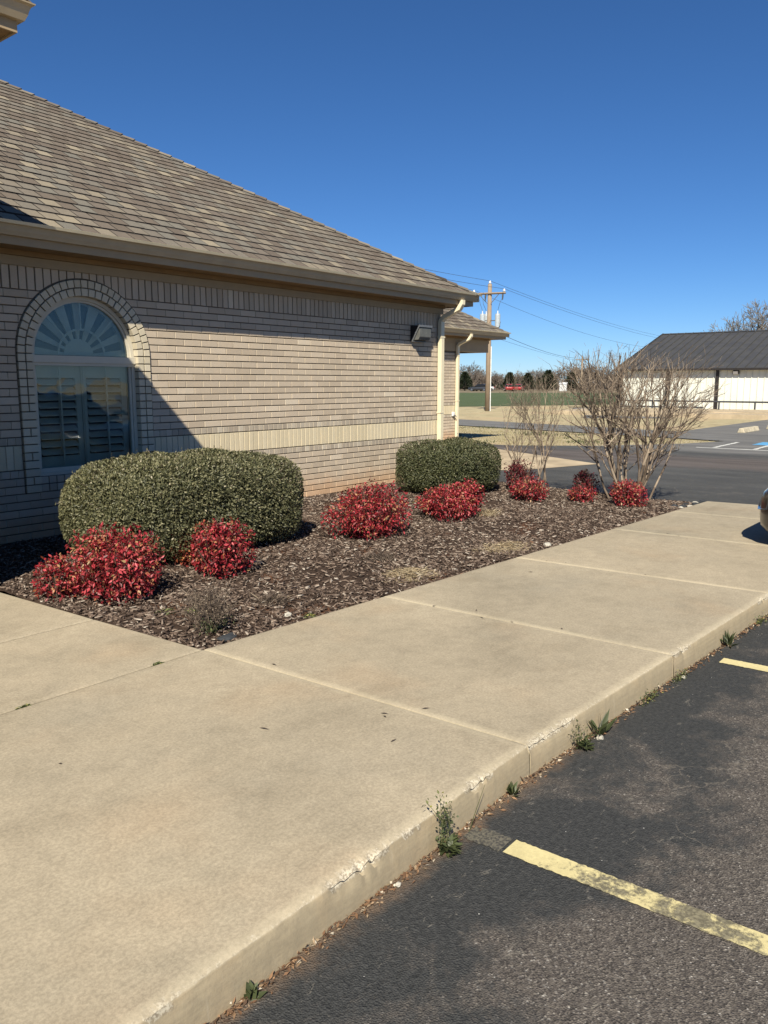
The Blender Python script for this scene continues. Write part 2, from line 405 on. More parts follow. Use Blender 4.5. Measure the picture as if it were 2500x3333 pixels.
def paint_mat(name, col, wear_lo=.47, wear_hi=.56, solid_y=None):
    m, nt, b, out = newmat(name); h = N(nt); setp(b, None, .7, 0, .35)
    p = h.pos(); x = h.xyz(p)
    f = h.math('ADD', h.math('MULTIPLY', h.noise(p, 22, 7, .8, .3), .55), h.math('MULTIPLY', h.noise(p, 3.2, 4, .6), .45))
    if solid_y: f = h.math('SUBTRACT', f, h.rng(x[1], solid_y[0], solid_y[1], 0, .14))
    w = h.rng(f, wear_lo, wear_hi)
    base = h.mix(h.rng(h.noise(p, 60, 4), .3, .7), tuple(v * .88 for v in col), col)
    base = h.mix(h.rng(h.noise(p, 6, 5), .4, .7, 0, .35), base, tuple(v * .62 for v in col))
    dark = h.mix(h.rng(h.noise(p, 90, 4), .4, .6), (.045, .042, .04), (.15, .135, .10))
    h.put(b.inputs['Base Color'], h.mix(h.math('MULTIPLY', w, .85), base, dark))
    h.put(b.inputs['Normal'], h.bump(h.math('ADD', h.noise(p, 70, 5, .7), w), .4, .004)); M[name] = m
paint_mat('yellow_paint', (.62, .53, .27), .46, .55, (-7.05, -6.6))
paint_mat('ghost_paint', (.085, .08, .062), .36, .52)
paint_mat('white_line', (.62, .61, .56), .60, .68)
paint_mat('blue_paint', (.12, .36, .62), .60, .68)

def ground_mats():
    m, nt, b, out = newmat('dry_lawn'); h = N(nt); setp(b, None, .95, 0, .1)
    p = h.pos()
    f = h.noise(p, 1.3, 8, .7); g = h.noise(p, 14, 5, .8); k = h.noise(p, .16, 4, .6)
    c = h.ramp(f, [(.28, (.33, .27, .165)), (.5, (.45, .38, .235)), (.72, (.54, .465, .30))])
    c = h.mix(h.rng(g, .3, .7, 0, .6), c, h.mix(1, c, (.7, .68, .62), 'MULTIPLY'))
    c = h.mix(h.rng(k, .52, .66, 0, .75), c, (.47, .35, .215))
    gr = h.math('MULTIPLY', h.rng(h.noise(p, .55, 6, .75), .60, .68), h.rng(g, .4, .55))
    c = h.mix(h.math('MULTIPLY', gr, .7), c, (.085, .10, .04))
    h.put(b.inputs['Base Color'], c); h.put(b.inputs['Normal'], h.bump(h.math('ADD', g, f), .8, .05)); M['dry_lawn'] = m
    m, nt, b, out = newmat('crop'); h = N(nt); setp(b, None, .9, 0, .15)
    p = h.pos(); f = h.noise(p, .25, 6, .7); g = h.noise(h.mapv(p, (1, .35, 1), (0, 0, .5)), 3.5, 6, .8)
    c = h.ramp(h.math('ADD', h.math('MULTIPLY', f, .5), h.math('MULTIPLY', g, .5)), [(.3, (.055, .078, .034)), (.5, (.085, .112, .052)), (.7, (.13, .155, .078))])
    h.put(b.inputs['Base Color'], c); h.put(b.inputs['Normal'], h.bump(g, 1, .12)); M['crop'] = m
    m, nt, b, out = newmat('soil'); h = N(nt); setp(b, None, .95, 0, .15)
    p = h.pos(); f = h.noise(p, 14, 7, .75); g = h.noise(p, 1.6, 4)
    c = h.ramp(f, [(.25, (.022, .014, .010)), (.5, (.060, .039, .028)), (.75, (.11, .075, .054))])
    red = h.rng(g, .52, .66, 0, .7)
    c = h.mix(red, c, (.15, .068, .036))
    h.put(b.inputs['Base Color'], c); h.put(b.inputs['Normal'], h.bump(h.math('ADD', f, h.noise(p, 70, 4)), 1, .02)); M['soil'] = m
    m, nt, b, out = newmat('chip'); h = N(nt); setp(b, None, .9, 0, .2)
    c = h.ramp(h.attr('rnd'), [(0, (.026, .017, .013)), (.3, (.072, .049, .037)), (.55, (.13, .092, .070)), (.72, (.21, .155, .12)), (.86, (.30, .24, .19)), (.965, (.48, .42, .35)), (.985, (.26, .115, .05)), (1, (.30, .13, .055))])
    f = h.noise(h.pos(), 120, 4, .7)
    h.put(b.inputs['Base Color'], h.mix(h.rng(f, .3, .7, 0, .5), c, h.mix(1, c, (.55, .53, .5), 'MULTIPLY'))); M['chip'] = m
    m, nt, b, out = newmat('car_paint'); h = N(nt); setp(b, (.075, .07, .066), .28, .75, .5)
    b.inputs['Coat Weight'].default_value = .8; b.inputs['Coat Roughness'].default_value = .04; M['car_paint'] = m
    for nm, col in (('red_car', (.30, .012, .014)), ('white_car', (.62, .62, .6)), ('dark_car', (.03, .032, .036))):
        m, nt, b, out = newmat(nm); setp(b, col, .35, .1, .5); b.inputs['Coat Weight'].default_value = .6; M[nm] = m
ground_mats()
simple('verge', (.20, .165, .11), .95, 0, .1, .4, .3)
simple('metal_roof', (.075, .073, .070), .5, .25, .45, .08, 1.5)
simple('metal_siding', (.70, .695, .60), .5, 0, .45, .05, .8)
simple('dark_trim', (.022, .018, .016), .5, 0, .4)
simple('apron_concrete', (.42, .335, .225), .9, 0, .2, .2, 1.2, .3)
simple('stop_concrete', (.46, .40, .29), .9, 0, .2, .25, 6, .3)
simple('stone', (.40, .37, .31), .85, 0, .25, .2, 30, .4)
simple('wire', (.05, .05, .052), .6)
simple('porcelain', (.55, .57, .6), .3)
simple('transformer', (.36, .40, .43), .4, 0, .5)
simple('pipe_rail', (.055, .058, .065), .5, .3)
simple('rock_dark', (.035, .038, .042), .85, 0, .2, .3, 20, .4)

# ================================================================ THE GROUND
rng = np.random.default_rng(7); random.seed(7)
def sheet(name, pts, z, mat):
    me = bpy.data.meshes.new(name)
    tri = tessellate_polygon([[Vector((x, y, 0)) for x, y in pts]])
    me.from_pydata([(x, y, z) for x, y in pts], [], [tuple(t) for t in tri]); me.update()
    bm = bmesh.new(); bm.from_mesh(me); bmesh.ops.recalc_face_normals(bm, faces=bm.faces)
    if sum(f.normal.z for f in bm.faces) < 0: bmesh.ops.reverse_faces(bm, faces=bm.faces)
    bm.to_mesh(me); bm.free()
    o = link(name, me, mat); o['kind'] = 'structure'; return o
tag(sheet('ground', [(-1500, -1500), (2500, -1500), (2500, 2500), (-1500, 2500)], -.175, M['dry_lawn']), 'dormant tan lawn and bare ground stretching to the horizon', 'ground')
tag(sheet('field', [(17, 42), (51.3, 26), (68.4, 18), (90, 8), (190, -12), (150, 38), (132, 66), (118, 84), (80, 130), (50, 130)], -.16, M['crop']), 'strip of green young crop beyond the road', 'field')
tag(sheet('verge', [(150, 38), (190, -12), (420, -60), (420, 320), (60, 320), (50, 130), (80, 130), (118, 84), (132, 66)], -.168, M['verge']), 'dull brown verge under the far trees', 'verge')
tag(sheet('parking_lot', [(-40, -60), (80, -60), (80, 1.9), (29.8, 2.1), (33.3, 14.3), (42, 42), (36, 42), (28.5, 11), (26.2, .9), (25.7, -.7), (23.8, 0), (21.5, 1.6), (20.1, 3.6), (20.3, 5.5), (22.5, 14), (-40, 14)], -.145, M['asphalt']), 'dark asphalt parking lot and drive with worn brown patches', 'parking lot')
tag(sheet('road', [(38.6, 10.0), (41, 6.5), (62, 12), (54, 18.2), (47.5, 13.9)], -.164, M['asphalt']), 'grey road crossing behind the bare shrubs', 'road')
tag(sheet('concrete_pad', [(14.2, .12), (16.6, -.66), (18.9, 3.5), (19.6, 5.6), (19.9, 7.2), (14.0, 7.2)], -.139, M['apron_concrete']), 'tan concrete pad behind the far hedge', 'pad')

# ---- painted markings
def stripe(name, pts, z, mat, n=60, jit=.006):
    """quad strip between two side lines with slightly ragged edges; pts = a0,a1,b0,b1"""
    a0, a1, b0, b1 = [np.array(p, float) for p in pts]
    V = []; F = []
    for i in range(n + 1):
        t = i / n
        pa = a0 + (a1 - a0) * t; pb = b0 + (b1 - b0) * t; d = (pb - pa) / np.linalg.norm(pb - pa)
        pa = pa + d * rng.normal(0, jit); pb = pb + d * rng.normal(0, jit)
        V += [(*pa, z), (*pb, z)]
    F = [(2*i, 2*i+1, 2*i+3, 2*i+2) for i in range(n)]
    g = G(); g.add(V, F); return g.obj(name, mat)
for i, (xa, lab) in enumerate(((2.46, 'worn yellow parking line in the right foreground'), (5.14, 'short bright yellow parking line at the right edge beyond the kerb weeds'))):
    s = stripe('parking_line', [(xa, -6.575), (xa + .14, -11.5), (xa + .105, -6.575), (xa + .235, -11.5)], -.141, M['yellow_paint'], 420, .0022)
    tag(s, lab, 'parking line', 'yellow parking lines')
tag(stripe('ghost_line', [(2.452, -6.40), (2.456, -6.56), (2.557, -6.40), (2.561, -6.56)], -.1415, M['ghost_paint'], 20, .004), 'blacked-out stub of the parking line next to the kerb', 'parking line')
tag(stripe('stall_line', [(22.62, -.8), (22.9, -14), (22.78, -.8), (23.06, -14)], -.141, M['white_line'], 60, .01), 'long white line across the far drive', 'stall line')
for k, (y0, lab) in enumerate(((-1.16, 'short white stall tick nearest the bare shrub'), (-2.2, 'short white stall tick beside the blue patch'))):
    tag(stripe('stall_tick', [(22.9, y0), (25.4, y0 + .05), (22.9, y0 - .11), (25.4, y0 - .06)], -.1405, M['white_line'], 30, .01), lab, 'stall tick', 'white stall ticks')
tag(stripe('blue_marking', [(24.6, -1.75), (25.9, -1.75), (24.6, -3.1), (25.9, -3.1)], -.1395, M['blue_paint'], 20, .02), 'faded blue painted parking patch at the far right', 'marking')

# ---- sidewalk of separate slabs
def yb(x): return -4.154 - .05 * (x - 2.99)
def yk(x): return -6.345 if x < 3.06 else -6.345 - .0505 * (x - 3.06)
def slab(name, A, B, C_, D, kerb, parent, zt=0.0, seed=0):
    """A=bed/near-left, B=bed/right, C=kerb right, D=kerb left (plan points). kerb: front edge has an exposed face"""
    r = np.random.default_rng(seed)
    A, B, C_, D = [np.array(p, float) for p in (A, B, C_, D)]
    Lu = np.linalg.norm(B - A); Lv = np.linalg.norm(D - A)
    def coords(L, fine):
        e = [0, .006, .02, .05, .085, .13]
        n = max(4, int((L - .26) / fine)); mid = np.linspace(.13, L - .13, n + 1)[1:-1]
        return np.concatenate([e, mid, [L - x for x in e[::-1]]]) / L
    us = coords(Lu, .02 if kerb else .25); vs_ = coords(Lv, .25)
    nu, nv = len(us), len(vs_)
    g = .004
    V = np.zeros((nv, nu, 3)); E = np.zeros((nv, nu)); Cp = np.zeros((nv, nu))
    ph = r.uniform(0, 9, 6)
    rag = np.zeros(nu)
    if kerb:
        s = us * Lu + A[0]
        w = (np.sin(s * 3.1 + ph[0]) + np.sin(s * 7.7 + ph[1]) + .6 * np.sin(s * 17 + ph[2])) / 2.6
        rag = np.clip(w - .05, 0, 1) * .024 * r.uniform(.1, 1.5, nu) + r.uniform(0, .004, nu)
        rag *= np.where(s < 3.2, 1.25, .8)
    for j, v in enumerate(vs_):
        for i, u in enumerate(us):
            p = (A * (1 - u) + B * u) * (1 - v) + (D * (1 - u) + C_ * u) * v
            du = min(u, 1 - u) * Lu; dv0 = v * Lv; dv1 = (1 - v) * Lv
            dm = min(du, dv0, dv1)
            z = zt - .006 * max(0, 1 - dm / .02) ** 2
            V[j, i] = (p[0], p[1], z); E[j, i] = max(0, 1 - min(du, dv1 if kerb else 9) / .10)
            if kerb:
                c = rag[i]; Cp[j, i] = max(0, 1 - dv1 / .07) * (.45 + 22 * c)
                if dv1 < .03: V[j, i, 2] -= c * (.75 if dv1 < .012 else .35)
    # pull the outline in for the joint gap
    ctr = V.reshape(-1, 3).mean(0)
    V[:, 0, 0] += g; V[:, -1, 0] -= g
    V = V.reshape(-1, 3); F = [(j*nu+i, (j+1)*nu+i, (j+1)*nu+i+1, j*nu+i+1) for j in range(nv-1) for i in range(nu-1)]
    edge = list(E.ravel()); chip = list(Cp.ravel()); face = [0.0] * len(V); V = [tuple(p) for p in V]
    def skirt(idx, zlist, off, fv, chs):
        prev = idx
        for k, (z, o) in enumerate(zip(zlist, off)):
            b = len(V); row = []
            for q, i in enumerate(idx):
                x, y, zz = V[i]; jit = r.normal(0, .0012) if fv else 0
                V.append((x + o[0], y + o[1] + jit - (rag[q] * -.6 if (fv and k == 0) else 0), zz + z if k == 0 and fv else z)); row.append(b + q)
                edge.append(0); face.append(fv); chip.append(chs[k] * (1.2 if fv and rag[q] > .006 else .35))
            for q in range(len(idx) - 1): F.append((prev[q], row[q], row[q+1], prev[q+1]))
            prev = row
    n0 = (nv - 1) * nu
    if kerb:
        skirt(list(range(n0, n0 + nu)), [-.006, -.045, -.10, -.20], [(0, -.004), (0, -.010), (0, -.014), (0, -.018)], 1.0, [.8, .1, 0, 0])
    else:
        skirt(list(range(n0, n0 + nu)), [-.14], [(0, 0)], 0.0, [0])
    skirt(list(range(nu - 1, -1, -1)), [-.14], [(0, 0)], 0.0, [0])
    skirt([j * nu for j in range(nv)], [-.14], [(0, 0)], 0.0, [0])
    skirt([j * nu + nu - 1 for j in range(nv - 1, -1, -1)], [-.14], [(0, 0)], 0.0, [0])
    me = fast(name, V, np.array(F), {'edge': edge, 'chip': chip, 'face': face}, smooth=True)
    try: me.set_sharp_from_angle(angle=R(40))
    except Exception: pass
    return link(name, me, M['concrete'], parent)
walk = G().poly([(-14.9, yk(0) + .06, -.1), (3.06, yk(0) + .06, -.1), (11.3, yk(11.3) + .09, -.1), (11.2, yb(11.2) - .03, -.1), (2.99, -4.17, -.1), (-14.9, -4.17, -.1)]).obj('sidewalk', M['soil'])
tag(walk, 'tan concrete sidewalk of large slabs with a raised kerb edge', 'sidewalk', kind='structure')
JX = [(-15, -15), (-12, -12), (-9, -9), (-6, -6), (-3, -3), (.1, .1), (2.99, 3.065), (4.647, 4.69), (6.50, 6.60), (8.50, 8.58), (10.17, 10.27), (11.36, 11.62)]
for i in range(len(JX) - 1):
    (b0, k0), (b1, k1) = JX[i], JX[i+1]
    y0 = -4.154 if b0 < 2.9 else yb(b0); y1 = -4.154 if b1 < 2.995 else yb(b1)
    slab('slab', (b0, y0), (b1, y1), (k1, yk(k1)), (k0, yk(k0)), True, walk, 0.0, 20 + i)
ew = G().poly([(-3.9, -4.1, -.1), (2.9, -4.1, -.1), (2.8, -1.2, -.1), (-3.9, -1.2, -.1)]).obj('entry_walk', M['soil'])
tag(ew, 'concrete entry walk joining the sidewalk on the left', 'walkway', kind='structure')
for i, (ya, ybb, xa, xb) in enumerate(((-3.06, -4.147, 2.925, 2.985), (-1.0, -3.05, 2.835, 2.925))):
    slab('slab', (-1.2, ya), (xa, ya), (xb, ybb), (-1.2, ybb), False, ew, 0.0, 50 + i)
    slab('slab', (-4, ya), (-1.205, ya), (-1.205, ybb), (-4, ybb), False, ew, 0.0, 60 + i)

# ---- planting bed
def bed_h(x, y):
    t = (y - yb(x)) / (0 - yb(x))
    return -.045 + .05 * np.clip(t * 1.6, 0, 1) + .014 * np.sin(x * 2.3 + y * 1.7) * np.cos(y * 2.9 - x) + .008 * np.sin(x * 7 + 1) * np.sin(y * 6)
nx, ny = 240, 120
gx = np.linspace(0, 1, nx); gy = np.linspace(0, 1, ny)
U_, W_ = np.meshgrid(gx, gy)
XB0 = 2.80 + .18 * (1 - W_)
BX = XB0 + (11.75 - XB0) * U_
BY = yb(BX) * (1 - W_) + .05 * W_
far = np.clip((BX - 11.0) / .75, 0, 1)
BZ = bed_h(BX, BY) + rng.normal(0, .004, BX.shape) - far * .06
V = np.stack([BX, BY, BZ], -1).reshape(-1, 3)
F = np.array([(j*nx+i, j*nx+i+1, (j+1)*nx+i+1, (j+1)*nx+i) for j in range(ny-1) for i in range(nx-1)])
bed = link('planting_bed', fast('planting_bed', V, F, smooth=True), M['soil'])
tag(bed, 'dark soil of the planting bed along the brick wall', 'planting bed', kind='structure')

def chips(name, n, Lr, Wr, seed, rlo, rhi, zlift=0.0, area=None):
    r = np.random.default_rng(seed)
    x = r.uniform(2.86, 11.6, n); v = r.uniform(.003, .985, n)
    if area is not None:
        x = r.uniform(area[0], area[1], n)
    y = yb(x) * (1 - v) + .02 * v
    if area is not None: y = r.uniform(area[2], area[3], n)
    keep = (y > yb(x) + .008) & (y < .02) & (x > 2.84 + .15 * (-y) / 4.15 * 1.0)
    x, y = x[keep], y[keep]; n = len(x)
    z = bed_h(x, y) - np.clip((x - 11.0) / .75, 0, 1) * .06 + r.uniform(.002, .016, n) + zlift
    if zlift == 0.0:
        bare = (np.sin(x * 2.1 + .6) * np.sin(y * 2.6 + 1.0) > .62) & (r.random(n) < .7); z = np.where(bare, -1.0, z)
    L = r.uniform(*Lr, n) * .5; W = r.uniform(*Wr, n) * .5; T = r.uniform(.0015, .005, n)
    yaw = r.uniform(0, 6.283, n); tilt = r.normal(0, .26, n); roll = r.normal(0, .3, n)
    d = np.stack([np.cos(yaw) * np.cos(tilt), np.sin(yaw) * np.cos(tilt), np.sin(tilt)], 1)
    s = np.cross(np.tile([0, 0, 1.], (n, 1)), d); s = unit(s); u = np.cross(d, s)
    s2 = s * np.cos(roll)[:, None] + u * np.sin(roll)[:, None]; u2 = np.cross(d, s2)
    C0 = np.stack([x, y, z], 1)
    tw = r.uniform(.25, 1, (n, 1))
    P = []
    for (a, b_, c) in ((-1, -1, -1), (1, -1, -1), (1, 1, -1), (-1, 1, -1), (-1, -1, 1), (1, -1, 1), (1, 1, 1), (-1, 1, 1)):
        ww = W[:, None] * (tw if a > 0 else 1)
        P.append(C0 + d * (a * L)[:, None] + s2 * b_ * ww + u2 * (c * T)[:, None])
    V = np.stack(P, 1).reshape(-1, 3)
    f1 = np.array([(4, 5, 6, 7), (0, 1, 5, 4), (1, 2, 6, 5), (2, 3, 7, 6), (3, 0, 4, 7)])
    F = (np.arange(n)[:, None, None] * 8 + f1[None]).reshape(-1, 4)
    rv = np.clip(r.beta(1.3, 1.6, n) * (rhi - rlo) + rlo, 0, 1)
    return fast(name, V, F, {'rnd': np.repeat(rv, 5)})
mul = link('bark_mulch', chips('bark_mulch', 52000, (.012, .065), (.004, .015), 3, .0, .93), M['chip'])
tag(mul, 'shredded dark bark mulch covering the planting bed', 'mulch', kind='stuff')
pal = link('pale_chips', chips('pale_chips', 4600, (.015, .065), (.004, .017), 4, .66, .985, .006), M['chip'])
tag(pal, 'weathered pale bark chips strewn over the mulch', 'bark chips', kind='stuff')
# a few larger orange slivers and stones lying on the mulch near the walk
def blob(name, loc, rad, mat, seed, flat=.6, parent=None):
    r = np.random.default_rng(seed); bm = bmesh.new(); bmesh.ops.create_icosphere(bm, subdivisions=2, radius=1)
    for v in bm.verts:
        k = 1 + r.normal(0, .11); v.co = Vector((v.co.x * rad * k, v.co.y * rad * k * .8, v.co.z * rad * flat * k))
    me = bpy.data.meshes.new(name); bm.to_mesh(me); bm.free()
    o = link(name, me, mat, parent); o.location = loc; return o
for i, (x, y, rr, lab) in enumerate(((3.93, -3.93, .032, 'white stone on the mulch beside the walk, right of the dead shrub'), (7.35, -4.22, .05, 'round pale stone at the mulch edge by the far dry grass clump'), (3.32, -3.995, .07, 'flat dark stone in front of the dead shrub'))):
    o = blob('stone', (x, y, float(bed_h(x, y)) + .012), rr, M['stone'] if i < 2 else M['rock_dark'], 90 + i, .6 if i < 2 else .3)
    tag(o, lab, 'stone', 'stones in the planting bed')
for i in range(9):
    x = 10.75 + .09 * i + rng.normal(0, .03); y = yb(x) + .07 + abs(rng.normal(0, .07))
    o = blob('rubble_stone', (x, y, float(bed_h(x, y)) - .0), .035 + .03 * rng.random(), M['rock_dark'] if i % 3 else M['stone'], 120 + i, .5)
    tag(o, ('dark' if i % 3 else 'pale') + ' broken rubble stone at the far bed end, ' + ('first', 'second', 'third', 'fourth', 'fifth', 'sixth', 'seventh', 'eighth', 'ninth')[i] + ' along from the left', 'rubble', 'rubble at the far end of the bed')

# ================================================================ THE BRICK BUILDING
CC, LL = .0813, .254
XW0, XW1 = 2.73, 11.46            # main wall from the entry block to the far corner
XA, ZS, RO, RI = 4.845, 1.906, .776, .615   # arch: centre, spring height, outer and inner radius
ZB = 6 * CC                        # foot of the brick surround
bld = empty('brick_building', (7, 0, 0))
tag(bld, 'one-storey tan brick building with hip roof and arched window', 'building')
def B(g, name, mat, parent=None, smooth=False): return g.obj(name, mat, parent, smooth)
def par(o, p):
    o.parent = p; o.matrix_parent_inverse = p.matrix_world.inverted(); return o
def inv_parent(o, p):
    """parent without moving (all parents sit unrotated at known places)"""
    def wl(q): return q.location + (wl(q.parent) + q.matrix_parent_inverse.translation if q.parent else Vector((0, 0, 0)))
    loc = wl(p)
    o.parent = p; o.matrix_parent_inverse = Matrix.Translation(-loc); return o

wall = G()
# masonry backing; bed joints are raked deeper than head joints
hole = [(XA - RI - .04, ZB), (XA + RI + .04, ZB)]
def backing(g, x0, x1, z0, z1, y): g.box(x0, x1, y, .20, z0, z1)
backing(wall, XW0, XA - RO + .02, -.3, 2.79, .0165); backing(wall, XA + RO - .02, XW1 - .0165, -.3, 2.79, .0165)
backing(wall, XA - RO + .02, XA + RO - .02, -.3, ZB + .15, .0165)
# spandrel backing over the arch in narrow strips
nst = 40
for i in range(nst):
    xa = XA - RO + .02 + (2 * RO - .04) * i / nst; xb = xa + (2 * RO - .04) / nst
    dx = max(abs(xa - XA), abs(xb - XA)); dm = min(abs(xa - XA), abs(xb - XA))
    zb = ZS + math.sqrt(max(0, (RI + .04) ** 2 - dm ** 2))
    backing(wall, xa, xb, min(zb, 2.75), 2.79, .0165)
    if dm > RI + .045: backing(wall, xa, xb, ZB + .15, ZS, .0165)
wallo = B(wall, 'wall', M['mortar']); inv_parent(wallo, bld)
tag(wallo, 'tan brick wall with soldier courses and a pale belt course')
rows = []
z = -2 * CC
for i in range(10): rows.append((z, z + CC, 's', i)); z += CC
rows.append((z, z + CC, 'h', 0)); z += CC
rows.append((z, z + LL, 'c', 0)); z += LL
rows.append((z, z + CC, 'h', 1)); z += CC
for i in range(18): rows.append((z, z + CC, 's', i)); z += CC
rows.append((z, z + LL, 't', 0)); z += LL
J = .0115
def hw(zz):
    if zz <= ZB + .001: return 0
    if zz <= ZS: return RO + .016
    q = (RO + .016) ** 2 - (zz - ZS) ** 2
    return math.sqrt(q) if q > 0 else 0
def brickmesh(x0, x1, z0, z1, ch=.0022, depth=.06, y=0.0):
    g = G(); a = [(x0, z0), (x1, z0), (x1, z1), (x0, z1)]; b = [(x0+ch, z0+ch), (x1-ch, z0+ch), (x1-ch, z1-ch), (x0+ch, z1-ch)]
    V = [(p[0], y + depth, p[1]) for p in a] + [(p[0], y + ch, p[1]) for p in a] + [(p[0], y, p[1]) for p in b]
    F = [(i, (i+1) % 4, 4+(i+1) % 4, 4+i) for i in range(4)] + [(4+i, 4+(i+1) % 4, 8+(i+1) % 4, 8+i) for i in range(4)] + [(8, 9, 10, 11)]
    return V, F
def polybrick(pts, depth=.06, y=0.0):
    n = len(pts); V = [(p[0], y, p[1]) for p in pts] + [(p[0], y + depth, p[1]) for p in pts]
    F = [tuple(range(n)), ] + [(i, n + i, n + (i+1) % n, (i+1) % n) for i in range(n)]
    return V, F
CAMP = np.array([0, -7.976, 1.61])
cand = []     # (distance, kind, x0, x1, z0, z1)
mass = {'s': G(), 'h': G(), 'c': G(), 't': G()}
br = np.random.default_rng(11)
def add_mass(k, VF): mass[k].add(*VF, a=float(br.random()) + .001)
for ri, (z0, z1, kind, idx) in enumerate(rows):
    pitch = {'s': LL, 'h': .0865, 'c': .0805, 't': .0865}[kind]
    off = {'s': (LL / 2 if idx % 2 else 0), 'h': .03, 'c': .01, 't': .05}[kind] + br.normal(0, .004)
    x = XW1 - off
    xs = [XW1]
    while x > XW0:
        if x < XW1 - .02: xs.append(x)
        x -= pitch * (1 + br.normal(0, .004))
    xs.append(XW0)
    Jh = .014 if kind == 't' else J
    zz0, zz1 = z0 + J / 2, z1 - J / 2
    for a, b in zip(xs[1:], xs[:-1]):
        x0, x1 = a + Jh / 2, b - Jh / 2
        if x1 - x0 < .015: continue
        # the window surround cuts the brickwork
        wmax = max(hw(zz0), hw(zz1)); 
        if wmax == 0 or x1 < XA - wmax or x0 > XA + wmax:
            full = abs((b - a) - pitch) < .012
            cand.append((np.linalg.norm(np.array([(x0+x1)/2, 0, (z0+z1)/2]) - CAMP), kind, x0, x1, zz0, zz1, full)); continue
        if kind == 't':
            samp = np.linspace(x0, x1, 4)
            bot = [max(zz0, ZS + math.sqrt(max(0, (RO + .018) ** 2 - (s - XA) ** 2))) for s in samp]
            if min(bot) > zz1 - .01: continue
            add_mass('t', polybrick([(s, bz) for s, bz in zip(samp, bot)] + [(x1, zz1), (x0, zz1)]))
            continue
        zs = np.linspace(zz0, zz1, 4)
        if (x0 + x1) / 2 < XA:
            e = [min(x1, XA - hw(q)) for q in zs]
            if max(e) - x0 < .012: continue
            e = [max(v, x0 + .004) for v in e]
            add_mass(kind, polybrick([(x0, zz0)] + [(v, q) for v, q in zip(e, zs)] + [(x0, zz1)]))
        if (x0 + x1) / 2 >= XA:
            e = [max(x0, XA + hw(q)) for q in zs]
            if x1 - min(e) < .012: continue
            e = [min(v, x1 - .004) for v in e]
            add_mass(kind, polybrick([(v, q) for v, q in zip(e, zs)][::-1] + [(e[0], zz0), (x1, zz0), (x1, zz1)][1:]))
def seen(x, z):
    if x < 3.93: return False
    if 3.9 < x < 5.9 and z < .62: return False
    if z < 0: return False
    return True
cand.sort(key=lambda t: t[0])
lim = {'s': 300, 'h': 150, 'c': 90, 't': 90}
MATK = {'s': 'stretcher', 'h': 'header', 'c': 'cream', 't': 'stretcher'}
NAMEK = {'s': 'brick', 'h': 'header_brick', 'c': 'soldier_brick', 't': 'soldier_brick'}
cnt = {k: 0 for k in lim}
shared = {}
BREUSE = []
for d, k, x0, x1, z0, z1, full in cand:
    if seen((x0+x1)/2, (z0+z1)/2) and cnt[k] < lim[k] and full:
        cnt[k] += 1
        key = k
        w, hgt = x1 - x0, z1 - z0
        if key not in shared:
            V, F = brickmesh(-.5, .5, -.5, .5, ch=.0)
            ch = .0024; cw = ch / w; cz = ch / hgt
            V, F = [], []
            a = [(-.5, -.5), (.5, -.5), (.5, .5), (-.5, .5)]; b_ = [(-.5+cw, -.5+cz), (.5-cw, -.5+cz), (.5-cw, .5-cz), (-.5+cw, .5-cz)]
            V = [(p[0], .06, p[1]) for p in a] + [(p[0], ch, p[1]) for p in a] + [(p[0], 0, p[1]) for p in b_]
            F = [(i, (i+1) % 4, 4+(i+1) % 4, 4+i) for i in range(4)] + [(4+i, 4+(i+1) % 4, 8+(i+1) % 4, 8+i) for i in range(4)] + [(8, 9, 10, 11)]
            g = G(); g.add(V, F); me = g.mesh(NAMEK[k], attr=False); me.materials.append(M[MATK[k] + '_o']); shared[key] = me
        o = bpy.data.objects.new(NAMEK[k], shared[key]); COL.objects.link(o)
        o.location = ((x0+x1)/2, br.normal(0, .0012), (z0+z1)/2); o.scale = (w, 1, hgt)
        o.rotation_euler = (br.normal(0, .004), 0, br.normal(0, .003))
        o.parent = wallo; o.matrix_parent_inverse = Matrix.Identity(4)
    else:
        add_mass(k, brickmesh(x0, x1, z0, z1, y=float(br.normal(0, .001))))
for k, nm in (('s', 'brickwork'), ('h', 'header_brickwork'), ('c', 'belt_brickwork'), ('t', 'top_course_brickwork')):
    if mass[k].v:
        o = mass[k].obj(nm, M[MATK[k] + '_a']); inv_parent(o, wallo); o['kind'] = 'stuff'
# mortar of the head joints, only just behind the brick faces
hj = G()
for (z0, z1, kind, idx) in rows:
    if kind == 't': continue
    for (xa, xb) in ((XW0, XA - max(hw(z0), hw(z1)) if max(hw(z0), hw(z1)) > 0 else None), (XA + max(hw(z0), hw(z1)), XW1 - .006)):
        if xb is None: xb = XA
        if xb - xa > .02: hj.box(xa, xb, .0070, .02, z0 + J / 2 + .0012, z1 - J / 2 - .0012)
inv_parent(hj.obj('head_joint_mortar', M['mortar_light']), wallo)['kind'] = 'stuff'
